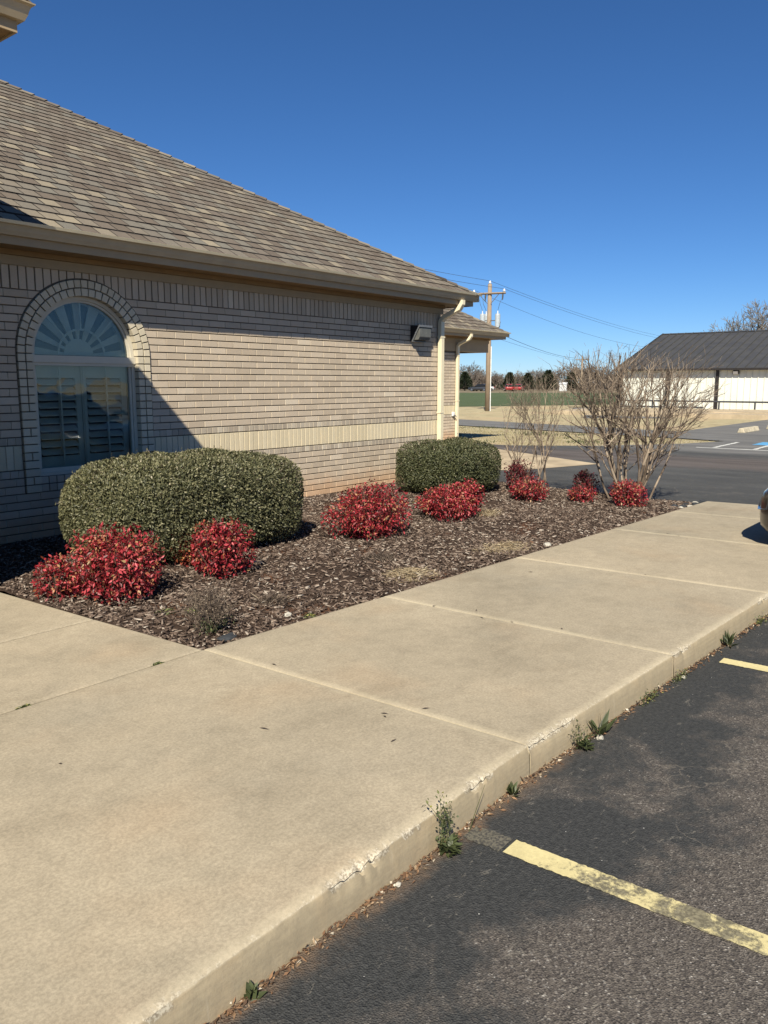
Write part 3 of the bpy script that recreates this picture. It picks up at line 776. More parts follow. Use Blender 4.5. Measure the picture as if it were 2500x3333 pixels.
# ---- window surround: two rings of headers and two columns each side, standing proud
def arc_brick(r0, r1, a0, a1, y0=-.020, y1=.11, ch=.0022):
    P = [(XA + r * math.cos(t), ZS + r * math.sin(t)) for r, t in ((r0, a0), (r0, a1), (r1, a1), (r1, a0))]
    cx = sum(p[0] for p in P) / 4; cz = sum(p[1] for p in P) / 4
    Q = [(cx + (p[0]-cx) * .94, cz + (p[1]-cz) * .94) for p in P]
    V = [(p[0], y1, p[1]) for p in P] + [(p[0], y0 + ch, p[1]) for p in P] + [(p[0], y0, p[1]) for p in Q]
    F = [(i, (i+1) % 4, 4+(i+1) % 4, 4+i) for i in range(4)] + [(4+i, 4+(i+1) % 4, 8+(i+1) % 4, 8+i) for i in range(4)] + [(8, 9, 10, 11), (3, 2, 1, 0)]
    return V, F
surr = G()
surr.box(XA - RO + .004, XA - RI - .003, .004, .108, ZB, ZS); surr.box(XA + RI + .003, XA + RO - .004, .004, .108, ZB, ZS)
for i in range(40):
    a0, a1 = math.pi * i / 40, math.pi * (i + 1) / 40
    P = [(XA + r * math.cos(t), ZS + r * math.sin(t)) for r, t in ((RI + .003, a0), (RO - .004, a0), (RO - .004, a1), (RI + .003, a1))]
    surr.prism([(p[0], .004, p[1]) for p in P], (0, .104, 0))
surro = inv_parent(surr.obj('window_surround', M['mortar']), bld)
tag(surro, 'arched brick surround of paler headers standing proud of the wall')
rm = (RI + RO) / 2
def put_arch(VF):
    g = G(); g.add(*VF); o = g.obj('header_brick', M['arch_o']); inv_parent(o, surro)
for r0, r1, n in ((RI, rm - .006, 25), (rm + .006, RO, 29)):
    for i in range(n):
        a0 = math.pi * i / n; a1 = math.pi * (i + 1) / n; ga = .0062 / ((r0 + r1) / 2)
        put_arch(arc_brick(r0, r1, a0 + ga, a1 - ga, -.020 + br.normal(0, .0015)))
nrow = 17; ph_ = (ZS - ZB) / nrow
for sgn in (-1, 1):
    for k in range(nrow):
        z0 = ZB + k * ph_ + J / 2; z1 = ZB + (k + 1) * ph_ - J / 2
        cols = [(RI, rm - .006), (rm + .006, RO)]
        if sgn < 0 and k < 10 and k % 3 != 1: cols = [(RI, RO)]
        for r0, r1 in cols:
            xa, xb = sorted((XA + sgn * r0, XA + sgn * r1))
            V, F = brickmesh(xa, xb, z0, z1, y=-.020 + float(br.normal(0, .0015)), depth=.13)
            put_arch((V, F))
# two header rows under the sill
for k in range(2):
    x = XA - RI + .008
    while x < XA + RI - .03:
        V, F = brickmesh(x, min(x + .0765, XA + RI - .006), ZB + k * CC + J / 2, ZB + (k + 1) * CC - J / 2, y=-.004 + float(br.normal(0, .0015)), depth=.1)
        g = G(); g.add(V, F); inv_parent(g.obj('header_brick', M['header_o']), surro); x += .0865
g = G(); g.box(XA - RI, XA + RI, .006, .1, ZB, ZB + 2 * CC); inv_parent(g.obj('sill_mortar', M['mortar']), surro)

# ---- the window
ZW = ZB + 2 * CC
win = empty('arched_window', (XA, .1, ZW)); inv_parent(win, bld)
tag(win, 'white arched window with sunburst top and louvred shutters inside')
def W(g, name, mat, smooth=False): return inv_parent(g.obj(name, mat, None, smooth), win)
def ring(g, r0, r1, y0, y1, n=36, a0=0, a1=math.pi, zc=None):
    zc = ZS if zc is None else zc
    for i in range(n):
        t0 = a0 + (a1 - a0) * i / n; t1 = a0 + (a1 - a0) * (i + 1) / n
        P = [(XA + r * math.cos(t), zc + r * math.sin(t)) for r, t in ((r0, t0), (r1, t0), (r1, t1), (r0, t1))]
        V = [(p[0], y0, p[1]) for p in P] + [(p[0], y1, p[1]) for p in P]
        g.add(V, [(0, 1, 2, 3), (0, 3, 7, 4), (1, 5, 6, 2)])
RF = RI - .002
g = G(); ring(g, RF - .038, RF, .055, .13); ring(g, RF - .062, RF - .038, .075, .13)
W(g, 'arch_frame', M['white_paint'])
g = G()
for s in (-1, 1):
    x0, x1 = sorted((XA + s * RF, XA + s * (RF - .038))); g.box(x0, x1, .055, .13, ZW, ZS)
    x0, x1 = sorted((XA + s * (RF - .038), XA + s * (RF - .062))); g.box(x0, x1, .075, .13, ZW + .05, ZS)
W(g, 'side_frame', M['white_paint'])
g = G(); g.box(XA - RF, XA + RF, .030, .13, ZS - .085, ZS - .012); g.box(XA - RF, XA + RF, .045, .128, ZS - .115, ZS - .0855)
W(g, 'transom_bar', M['white_paint'])
g = G(); g.box(XA - RF, XA + RF, .02, .13, ZW, ZW + .028); g.box(XA - RF + .03, XA + RF - .03, .060, .129, ZW + .0285, ZW + .072)
W(g, 'sill', M['white_paint'])
zl0, zl1 = ZW + .072, ZS - .1155
g = G(); g.box(XA - RF + .06, XA + RF - .06, .094, .098, zl0, zl1); W(g, 'pane', M['window_glass'])
g = G()
pts = [(XA + (RF - .055) * math.cos(math.pi * i / 40), .094, ZS + (RF - .055) * math.sin(math.pi * i / 40)) for i in range(41)]
pts = [(XA + RF - .055, .094, ZS - .012)] + pts + [(XA - RF + .055, .094, ZS - .012)]
g.prism(pts[::-1], (0, .004, 0)); W(g, 'pane', M['window_glass'])
for k in (-1, 0, 1):
    xm = XA + k * .275
    g = G(); g.box(xm - .009, xm + .009, .101, .107, zl0, zl1); W(g, 'muntin', M['shutter'])
g = G(); ring(g, .262, .284, .101, .107, 30); W(g, 'muntin', M['shutter'])
for t in (45, 90, 135):
    t = R(t); c, s = math.cos(t), math.sin(t)
    P = [(XA + r * c - w * s, ZS + r * s + w * c) for r, w in ((.284, -.009), (RF - .05, -.009), (RF - .05, .009), (.284, .009))]
    g = G(); g.prism([(p[0], .107, p[1]) for p in P], (0, -.006, 0)); W(g, 'muntin', M['shutter'])
# sunburst panel behind the fan light
g = G(); pts = [(XA + .6 * math.cos(math.pi * i / 40), .205, ZS + .6 * math.sin(math.pi * i / 40)) for i in range(41)]
g.poly(pts); W(g, 'sunburst_back', M['slate'])
slits = [166, 146, 123, 100, 79, 55, 33, 13]; hwid = 5.2
edges = [180] + [a for t in slits for a in (t + hwid, t - hwid)] + [0]
for i in range(0, len(edges), 2):
    a1, a0 = R(edges[i]), R(edges[i + 1])
    if a1 - a0 < .02: continue
    g = G(); m = 6
    P = [(.175, a0), (.555, a0)] + [(.555, a0 + (a1-a0) * j / m) for j in range(1, m)] + [(.555, a1), (.175, a1)]
    g.prism([(XA + r * math.cos(t), .172, ZS + r * math.sin(t)) for r, t in P][::-1], (0, .025, 0)); W(g, 'ray_panel', M['shutter'])
g = G(); pts = [(XA + .1755 * math.cos(math.pi * i / 24), .170, ZS + .1755 * math.sin(math.pi * i / 24)) for i in range(25)]
g.prism(pts[::-1], (0, .03, 0)); W(g, 'sunburst_hub', M['shutter'])
g = G(); ring(g, .545, .60, .165, .2, 36); W(g, 'sunburst_rim', M['shutter'])
# two shutter leaves with tilted louvres
ys = .165
for s in (-1, 1):
    xo, xi = XA + s * (RF - .045), XA + s * .003
    for (xa, xb) in (sorted((xo, xo - s * .07)), sorted((xi, xi + s * .062))):
        g = G(); g.box(xa, xb, ys, ys + .03, zl0 - .06, zl1 + .02); W(g, 'shutter_stile', M['shutter'])
    xa, xb = sorted((xo - s * .0705, xi + s * .0625))
    g = G(); g.box(xa, xb, ys + .001, ys + .029, zl1 - .125, zl1 + .02); W(g, 'shutter_rail', M['shutter'])
    g = G(); g.box(xa, xb, ys + .001, ys + .029, zl0 - .06, zl0 + .11); W(g, 'shutter_rail', M['shutter'])
    z0, z1 = zl0 + .115, zl1 - .13; n = 10
    for k in range(n):
        zc = z0 + (z1 - z0) * (k + .5) / n; t = R(40); w = .044
        dy, dz = math.cos(t) * w, math.sin(t) * w
        g = G(); nt_ = .0055
        P = [(ys + .015 + dy - nt_ * math.sin(t), zc - dz - 0), (ys + .015 - dy - nt_ * math.sin(t), zc + dz), (ys + .015 - dy + nt_ * math.sin(t), zc + dz + nt_), (ys + .015 + dy + nt_ * math.sin(t), zc - dz + nt_)]
        P = [(ys + .015 - dy, zc - dz), (ys + .015 - dy, zc - dz + .009), (ys + .015 + dy, zc + dz + .004), (ys + .015 + dy, zc + dz - .005)]
        g.prism([(xa + .003, p[0], p[1]) for p in P], (xb - xa - .006, 0, 0)); W(g, 'louver', M['shutter'])
    g = G(); xr = (xa + xb) / 2; g.box(xr - .005, xr + .005, ys - .036, ys - .026, z0 + .02, z1 - .02); W(g, 'tilt_rod', M['shutter'])
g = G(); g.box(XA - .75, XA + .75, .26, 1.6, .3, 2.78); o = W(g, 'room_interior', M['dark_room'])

# ---- eaves, gutter, downspouts
def eave_run(x0, x1, y0, z_off=0.0, parent=None, end=True, left_miter=False):
    """eave along +X in front of wall plane y0; far end mitred for the hip"""
    m = 1.0
    def ext(profile, name, mat, parent=parent, xe=None):
        n = len(profile); V = []
        for (yy, zz) in profile: V.append((x0, y0 + yy, zz + z_off))
        for (yy, zz) in profile: V.append(((x1 + (-yy if end else 0)), y0 + yy, zz + z_off))
        F = [tuple(range(n))[::-1], tuple(range(n, 2*n))] + [(i, (i+1) % n, n+(i+1) % n, n+i) for i in range(n)]
        g = G(); g.add(V, F); o = g.obj(name, mat); return inv_parent(o, parent) if parent else o
    ext([(-.030, 2.757), (-.001, 2.757), (-.001, 2.846), (-.030, 2.846)], 'frieze_board', M['trim'])
    ext([(-.052, 2.850), (-.001, 2.8465), (-.001, 2.899), (-.052, 2.899)], 'bed_moulding', M['soffit'])
    ext([(-.372, 2.8995), (-.0, 2.8995), (-.0, 2.912), (-.372, 2.912)], 'soffit', M['soffit'])
    ext([(-.390, 2.888), (-.3725, 2.888), (-.3725, 3.07), (-.390, 3.07)], 'fascia', M['trim'])
    ext([(-.494, 3.0600), (-.4865, 3.0580), (-.4865, 3.0910), (-.506, 3.0870)], 'gutter_lip_highlight', M['downspout'])  # lighter strip paints the sunlit highlight along the gutter edge
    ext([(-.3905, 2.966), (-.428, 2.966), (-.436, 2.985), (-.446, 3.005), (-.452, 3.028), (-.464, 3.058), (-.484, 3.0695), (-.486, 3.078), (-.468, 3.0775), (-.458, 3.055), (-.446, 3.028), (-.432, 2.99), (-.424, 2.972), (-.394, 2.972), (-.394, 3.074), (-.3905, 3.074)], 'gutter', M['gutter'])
eave_run(XW0 - .6, XW1, 0.0, 0.0, bld)
# the far side eave (runs away along Y)
def side_eave(xw, y0, y1, parent):
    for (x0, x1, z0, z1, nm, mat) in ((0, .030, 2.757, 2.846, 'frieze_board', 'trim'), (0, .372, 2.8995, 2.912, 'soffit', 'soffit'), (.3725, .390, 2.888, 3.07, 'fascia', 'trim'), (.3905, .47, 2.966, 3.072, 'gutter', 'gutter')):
        V = [(xw + x0, y0 - x0, z0), (xw + x1, y0 - x1, z0), (xw + x1, y1, z0), (xw + x0, y1, z0), (xw + x0, y0 - x0, z1), (xw + x1, y0 - x1, z1), (xw + x1, y1, z1), (xw + x0, y1, z1)]
        if nm == 'gutter': V = [(v[0], v[1] + (.012 if i % 4 in (0, 1) else 0), v[2] - .002) for i, v in enumerate(V)]
        g = G(); g.add(V, [(0,3,2,1),(4,5,6,7),(0,1,5,4),(1,2,6,5),(2,3,7,6),(3,0,4,7)]); inv_parent(g.obj(nm, M[mat]), parent)
side_eave(XW1, 0.0, 5.3, bld)
g = G(); g.box(XW1 - .2, XW1 + .0, .01, 5.0, -.3, 2.79); inv_parent(g.obj('side_wall', M['stretcher_a']), bld)
def downspout(x0, y0, zb, parent, xo=.06):
    """rectangular pipe: outlet under the gutter, offset back to the wall, then straight down"""
    path = [(x0 + xo, y0 - .425, 2.965), (x0 + xo, y0 - .425, 2.90), (x0 + xo * .8, y0 - .39, 2.83), (x0 + .01, y0 - .12, 2.70), (x0, y0 - .062, 2.64), (x0, y0 - .058, 2.56), (x0, y0 - .058, zb)]
    w, d = .050, .038
    V = []
    P = [Vector(p) for p in path]
    for i, p in enumerate(P):
        t = (P[min(i+1, len(P)-1)] - P[max(i-1, 0)]).normalized()
        xax = Vector((1, 0, 0)); yax = t.cross(xax).normalized()
        for (a, b_) in ((-1, -.8), (-.8, -1), (-.25, -1), (-.2, -.86), (.2, -.86), (.25, -1), (.8, -1), (1, -.8), (1, .8), (.8, 1), (-.8, 1), (-1, .8)):
            V.append(tuple(p + xax * a * w + yax * b_ * d))
    k = 12; n = len(P)
    F = [(i*k+j, i*k+(j+1) % k, (i+1)*k+(j+1) % k, (i+1)*k+j) for i in range(n-1) for j in range(k)] + [tuple(range(k)), tuple(range((n-1)*k, n*k))]
    g = G(); g.add(V, F); o = inv_parent(g.obj('downspout', M['downspout']), parent)
    for zz in (2.36, 1.1):
        g = G(); g.box(x0 - .058, x0 + .058, y0 - .1005, y0 - .02, zz, zz + .024); inv_parent(g.obj('strap', M['downspout']), o)
downspout(11.392, 0.0, -.05, bld)

# ---- the main hip roof
SL = .583; ZE = 3.085; YE = -.44; XE = XW1 + .44
PH = math.atan(SL); KS = math.sqrt(1 + SL * SL)
EXPO, TABW = .205, .200
roof = G()
YR = 6.6; TR = YR - YE
def rz(y): return ZE + SL * (y - YE)
a = (-2, YE, ZE - .012); b = (XE, YE, ZE - .012); c = (XE - TR, YR, rz(YR) - .012); d = (-2, YR, rz(YR) - .012)
roof.poly([a, b, c, d]); roof.poly([b, (XE, 2 * YR - YE, ZE - .012), c]); roof.poly([d, c, (XE, 2*YR - YE, ZE - .012), (-2, 2*YR - YE, ZE - .012)])
roof.poly([a, (-2, YE + .3, ZE - .02), (XE - .3, YE + .3, ZE - .02), b])
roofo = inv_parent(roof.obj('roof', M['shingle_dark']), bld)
tag(roofo, 'brown and taupe asphalt shingle hip roof')
def shingle_geo(w, e=EXPO, th=.0125):
    """local: x along eave, y up slope (butt at 0), z normal; wedge so the butt edge stands up"""
    V = [(-w/2, 0, .001), (w/2, 0, .001), (w/2, e + .02, -.001), (-w/2, e + .02, -.001), (-w/2, 0, th), (w/2, 0, th), (w/2, e + .02, .002), (-w/2, e + .02, .002)]
    f = .90; zt = th + (.002 - th) * f * e / (e + .02)
    V += [(-w/2, e * f, zt), (w/2, e * f, zt)]
    return V, [(4, 5, 9, 8), (8, 9, 6, 7), (0, 1, 5, 4), (1, 2, 6, 9, 5), (3, 0, 4, 8, 7)]
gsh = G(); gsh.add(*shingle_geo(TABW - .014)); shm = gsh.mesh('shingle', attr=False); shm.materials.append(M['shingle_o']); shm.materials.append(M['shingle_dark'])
for i_ in (1, 2, 3, 4): shm.polygons[i_].material_index = 1  # dark granule band; butt and sides coloured dark to imitate shadow lines
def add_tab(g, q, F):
    g.add(q, F, float(sr.random()) * .99 + .009); k_ = len(g.a) - len(F); g.a[k_ + 1] = g.a[k_ + 2] = g.a[k_ + 3] = g.a[k_ + 4] = .0005  # same dark shadow-line colour for the merged tabs
sr = np.random.default_rng(21)
tabs = []
nrows = int(TR * KS / EXPO)
for r_ in range(nrows):
    v0 = r_ * EXPO; y0 = YE + v0 / KS; zc = ZE + SL * v0 / KS
    xlim0 = XE - (y0 - YE); xlim1 = XE - (y0 + EXPO / KS - YE)
    x = -2 + (r_ % 2) * TABW * .5 + sr.normal(0, .012)
    while x < xlim0:
        w = TABW; xa, xb = x, x + w; x = xb
        if xa >= xlim0 - .01: break
        tabs.append((y0, zc, xa, xb, xb <= xlim1, r_))
bigs = [t for t in tabs if t[4] and t[2] > 3.0 + max(0, (t[0] + .4)) * .53]
bigs.sort(key=lambda t: (np.linalg.norm(np.array([(t[2]+t[3])/2, t[0], t[1]]) - CAMP)))
chosen = set(id(t) for t in bigs[:300])
shmass = G()
RX = Matrix.Rotation(PH, 4, 'X')
for t in tabs:
    y0, zc, xa, xb, full, r_ = t
    xm = (xa + xb) / 2
    if id(t) in chosen:
        o = bpy.data.objects.new('shingle', shm); COL.objects.link(o)
        o.location = (xm, y0 + sr.normal(0, .002), zc + sr.uniform(0, .003)); o.rotation_euler = (PH, 0, sr.normal(0, .006))
        inv_parent(o, roofo)
    else:
        V, F = shingle_geo(TABW - .014)
        if not full:
            lim0 = XE - (y0 - YE)
            V = [(min(v[0], lim0 - xm - max(0, v[1]) / KS), v[1], v[2]) for v in V]
        q = [tuple(RX @ Vector(v) + Vector((xm, y0, zc))) for v in V]
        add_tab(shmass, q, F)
o = inv_parent(shmass.obj('upper_shingles', M['shingle_a']), roofo); o['kind'] = 'stuff'
# hip caps
hd = Vector((-1, 1, SL)).normalized(); hb = Vector((XE, YE, ZE + .004))
n1 = Vector((0, -SL, 1)).normalized(); n2 = Vector((SL, 0, 1)).normalized()
s1 = (hd.cross(n1)).normalized(); s2_ = (hd.cross(n2)).normalized()
if s1.x > 0: s1 = -s1
if s2_.y < 0: s2_ = -s2_
ncap = 48
for i in range(ncap):
    p0 = hb + hd * (.2 * i - .02); p1 = p0 + hd * .25
    lift0, lift1 = .030, .008
    wd = .125
    top0 = p0 + Vector((0, 0, lift0)); top1 = p1 + Vector((0, 0, lift1))
    l0 = p0 + s1 * wd + n1 * .024; l1 = p1 + s1 * wd + n1 * .006; r0 = p0 + s2_ * wd + n2 * .024; r1 = p1 + s2_ * wd + n2 * .006
    dn = Vector((0, 0, -.02))
    g = G(); V = [top0, top1, l0, l1, r0, r1, top0 + dn, l0 + dn, r0 + dn, l1 + dn]
    g.add(V, [(0, 1, 3, 2), (0, 4, 5, 1), (0, 2, 7, 6), (0, 6, 8, 4), (2, 3, 9, 7)])
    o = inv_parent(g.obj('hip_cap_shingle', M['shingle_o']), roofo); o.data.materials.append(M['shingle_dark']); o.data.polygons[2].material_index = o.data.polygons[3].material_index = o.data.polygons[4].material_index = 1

# ---- rear wing beyond the corner
YWg, XG1 = 4.9, 19.33
g = G(); g.box(XW1 - .1, XG1, YWg + .0105, YWg + .25, -.3, 2.5); g.box(XG1 - .25, XG1 - .0105, YWg + .25, 11.5, -.3, 2.5)
wingw = inv_parent(g.obj('wing_wall', M['mortar']), bld)
mg, mh, mc = G(), G(), G()
for (z0, z1, kind, idx) in rows:
    if z1 > 2.52: continue
    pitch = {'s': LL, 'h': .0865, 'c': .0805, 't': .0865}[kind]; x = XG1 + (0 if idx % 2 else LL / 2)
    gg = {'s': mg, 'h': mh, 'c': mc, 't': mg}[kind]
    while x > XG1 - 2.6:
        xa, xb = x - pitch + J / 2, min(x - J / 2, XG1)
        if xb - xa > .02: gg.add(*brickmesh(xa, xb, z0 + J / 2, z1 - J / 2, y=YWg), a=float(br.random()) + .001)
        x -= pitch
for gg, nm, mt in ((mg, 'wing_brickwork', 'stretcher_a'), (mh, 'wing_header_brickwork', 'header_a'), (mc, 'wing_belt_brickwork', 'cream_a')):
    o = inv_parent(gg.obj(nm, M[mt]), wingw); o['kind'] = 'stuff'
XG2 = 20.95
g = G(); g.box(XW1 + .9, XG2, YWg - .02, YWg + .22, 2.50, 2.895); inv_parent(g.obj('porch_beam', M['trim']), bld)
g = G(); g.box(XG2 - .22, XG2 - .003, YWg + .22, 11.0, 2.50, 2.894); inv_parent(g.obj('porch_beam', M['trim']), bld)
g = G(); g.box(XW1 + .5, XG2 - .24, YWg + .24, 11.0, 2.87, 2.885); inv_parent(g.obj('porch_ceiling', M['soffit']), bld)
eave_run(XW1 + .5, XG2, YWg, 0.0, bld); side_eave(XG2, YWg, 11.0, bld)
XE2, YE2 = XG2 + .44, YWg - .44
T2 = 4.0
wr = G(); a = (XW1 - 2, YE2, ZE - .012); b = (XE2, YE2, ZE - .012); c = (XE2 - T2, YE2 + T2, ZE + SL * T2 - .012); d = (XW1 - 2, YE2 + T2, ZE + SL * T2 - .012)
wr.poly([a, b, c, d]); wr.poly([b, (XE2, YE2 + 2 * T2, ZE - .012), c]); wr.poly([d, c, (XE2, YE2 + 2*T2, ZE - .012), (XW1 - 2, YE2 + 2*T2, ZE - .012)])
wro = inv_parent(wr.obj('wing_roof', M['shingle_dark']), bld)
wm = G()
for r_ in range(int(T2 * KS / EXPO)):
    v0 = r_ * EXPO; y0 = YE2 + v0 / KS; zc = ZE + SL * v0 / KS; lim0 = XE2 - (y0 - YE2)
    x = XE2 - 8 + (r_ % 2) * TABW * .5
    while x < lim0 - .01:
        xm = x + TABW / 2
        V = [(min(v[0], lim0 - xm - max(0, v[1]) / KS), v[1], v[2]) for v in shingle_geo(TABW - .014)[0]]
        if min(v[0] for v in V) < lim0 - xm - .03:
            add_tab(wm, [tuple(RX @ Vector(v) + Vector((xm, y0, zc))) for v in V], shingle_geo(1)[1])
        x += TABW
o = inv_parent(wm.obj('wing_shingles', M['shingle_a']), wro); o['kind'] = 'stuff'
hb2 = Vector((XE2, YE2, ZE + .004))
for i in range(26):
    p0 = hb2 + hd * (.2 * i - .02); p1 = p0 + hd * .25; wd = .125
    top0 = p0 + Vector((0, 0, .022)); top1 = p1 + Vector((0, 0, .008)); dn = Vector((0, 0, -.02))
    l0 = p0 + s1 * wd + n1 * .024; l1 = p1 + s1 * wd + n1 * .006; r0 = p0 + s2_ * wd + n2 * .024; r1 = p1 + s2_ * wd + n2 * .006
    g = G(); g.add([top0, top1, l0, l1, r0, r1, top0 + dn, l0 + dn, r0 + dn, l1 + dn], [(0, 1, 3, 2), (0, 4, 5, 1), (0, 2, 7, 6), (0, 6, 8, 4), (2, 3, 9, 7)])
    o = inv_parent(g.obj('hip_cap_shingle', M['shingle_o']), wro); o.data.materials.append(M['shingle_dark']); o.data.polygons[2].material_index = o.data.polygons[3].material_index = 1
downspout(XG1 - .06, YWg, -.1, bld, .1)

# ---- taller entry block on the left: only its eave corner enters the picture
EX, EY, EZ = 2.73, -1.80, 4.21 - 3.078
g = G(); g.box(-4, EX - .002, EY, 6, -.3, 2.757 + EZ + .15); inv_parent(g.obj('entry_wall', M['stretcher_a']), bld)
def entry_eave():
    prof = [([(-.390, 2.888), (-.3725, 2.888), (-.3725, 3.07), (-.390, 3.07)], 'fascia', 'trim'), ([(-.372, 2.8995), (0, 2.8995), (0, 2.912), (-.372, 2.912)], 'soffit', 'soffit'),
            ([(-.030, 2.757), (-.001, 2.757), (-.001, 2.899), (-.030, 2.899)], 'frieze_board', 'trim'),
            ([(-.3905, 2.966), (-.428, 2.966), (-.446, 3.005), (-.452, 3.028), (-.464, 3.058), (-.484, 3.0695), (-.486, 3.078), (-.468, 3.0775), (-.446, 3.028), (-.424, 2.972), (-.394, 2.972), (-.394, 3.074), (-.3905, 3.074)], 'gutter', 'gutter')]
    for pr_, nm, mt in prof:
        n = len(pr_)
        V = [(EX - yy, EY + yy, zz + EZ) for yy, zz in pr_] + [(EX - yy, 5.0, zz + EZ) for yy, zz in pr_] + [(-4.0, EY + yy, zz + EZ) for yy, zz in pr_]
        F = [(i, (i+1) % n, n+(i+1) % n, n+i) for i in range(n)] + [((i+1) % n, i, 2*n+i, 2*n+(i+1) % n) for i in range(n)] + [tuple(range(n, 2*n)), tuple(range(2*n, 3*n))]
        g = G(); g.add(V, F); inv_parent(g.obj('entry_' + nm, M[mt]), bld)
entry_eave()
exo, eyo, ezo = EX + .455, EY - .455, ZE + EZ
er = G(); T3 = 3.2
a = (exo, eyo, ezo); b = (exo, 6, ezo); c = (exo - T3, 6, ezo + SL * T3); d = (exo - T3, eyo + T3, ezo + SL * T3); e = (-4.2 + 0, eyo, ezo)
er.poly([a, b, c, d]); er.poly([e, a, d, (-4.2 + T3, eyo + T3, ezo + SL * T3)]); er.poly([a, e, (-4.2, 6, ezo), b])
inv_parent(er.obj('entry_roof', M['shingle_a']), bld)
# eave overhang shingle ends of the entry roof
g = G()
for k in range(24):
    y0 = eyo + k * TABW; V = [(exo + .035, y0 + .004, ezo - .008), (exo + .035, y0 + TABW - .004, ezo - .008), (exo - .2, y0 + TABW - .004, ezo + .125), (exo - .2, y0 + .004, ezo + .125)]
    g.prism(V, (0, 0, .012), float(sr.random()) + .001)
inv_parent(g.obj('entry_shingles', M['shingle_a']), bld)['kind'] = 'stuff'

# ---- wall pack lamp
lx, lw, lz0, lz1 = 10.60, .34, 2.285, 2.525
lamp = empty('wall_lamp', (lx + lw / 2, 0, lz0))
tag(lamp, 'black wall pack lamp with clear lens under the far eave', 'wall lamp')
g = G(); P = [(0, lz0 - .005), (-.03, lz0 - .005), (-.155, lz1 - .02), (-.155, lz1), (0, lz1 + .002)]
g.prism([(lx, y, z) for y, z in P], (lw, 0, 0)); o = inv_parent(g.obj('housing', M['black_metal']), lamp); bevel_mesh(o.data, .006)
g = G()
g.box(lx - .006, lx + lw + .006, -.195, -.148, lz1 - .028, lz1 + .006)
for xx in (lx - .006, lx + lw - .012): g.prism([(xx, -.150, lz1 - .028), (xx, -.185, lz1 - .028), (xx, -.060, lz0 - .004), (xx, -.028, lz0 - .004)], (.018, 0, 0))
g.box(lx - .006, lx + lw + .006, -.066, -.03, lz0 - .016, lz0 - .0045)
inv_parent(g.obj('door_frame', M['grey_metal']), lamp)
g = G(); P = [(-.05, lz0 + .004), (-.15, lz0 + .012), (-.178, lz0 + .06), (-.183, lz1 - .031), (-.12, lz1 - .031)]
g.prism([(lx + .016, y, z) for y, z in P], (lw - .032, 0, 0)); o = inv_parent(g.obj('lens', M['lens_glass']), lamp); bevel_mesh(o.data, .008)
g = G(); g.tube([(lx + .1, -.085, lz0 + .13), (lx + .24, -.085, lz0 + .13)], .022, 10); inv_parent(g.obj('bulb', M['white_plastic']), lamp)
g = G(); g.prism([(lx + .02, -.045, lz0 + .01), (lx + .02, -.14, lz1 - .04), (lx + lw - .02, -.14, lz1 - .04), (lx + lw - .02, -.045, lz0 + .01)], (0, .006, .003)); inv_parent(g.obj('reflector', M['grey_metal']), lamp)
g = G(); g.tube([(lx - .006, -.105, lz0 + .13), (lx - .010, -.105, lz0 + .13)], .006, 8); inv_parent(g.obj('screw', M['white_plastic']), lamp)
# hose tap on the wing wall
tap = empty('hose_tap', (XG1 - .2, YWg, .7)); tag(tap, 'small white hose bib on the far wing wall', 'tap')
g = G(); g.box(XG1 - .25, XG1 - .15, YWg - .05, YWg - .001, .68, .80); o = inv_parent(g.obj('box', M['white_plastic']), tap); bevel_mesh(o.data, .01)
g = G(); g.tube([(XG1 - .2, YWg - .05, .71), (XG1 - .2, YWg - .11, .70), (XG1 - .2, YWg - .13, .65)], .016, 8); inv_parent(g.obj('spout', M['grey_metal']), tap)

# ================================================================ PLANTS
def sgn_pow(t, e): return np.sign(t) * np.abs(t) ** e
def shell_points(r, n, cx, cy, a, b, h, e, z0, depth, lump=.05, lseed=0):
    """points near the surface of a clipped rounded block, with outward normals"""
    u = unit(r.normal(size=(n, 3)))
    # map sphere direction onto superellipsoid
    q = (np.abs(u[:, 0]) ** (2 / e) + np.abs(u[:, 1]) ** (2 / e) + np.abs(u[:, 2]) ** (2 / e)) ** (-e / 2)
    s = u * q[:, None]
    nn = unit(sgn_pow(s, 2 / e - 1) / np.array([a, b, h / 2]))
    ph = np.array([.3, 1.7, 2.9]) + lseed
    P = s * np.array([a, b, h / 2])
    bump = lump * (np.sin(P[:, 0] * 5.3 + ph[0]) * np.sin(P[:, 1] * 6.1 + ph[1]) + .7 * np.sin(P[:, 2] * 8 + P[:, 0] * 9 + ph[2]) * np.cos(P[:, 1] * 10 + ph[0])) 
    P = P + nn * bump[:, None] - nn * (r.random(n) ** 1.8 * depth)[:, None]
    P += np.array([cx, cy, h / 2 + z0])
    return P, nn
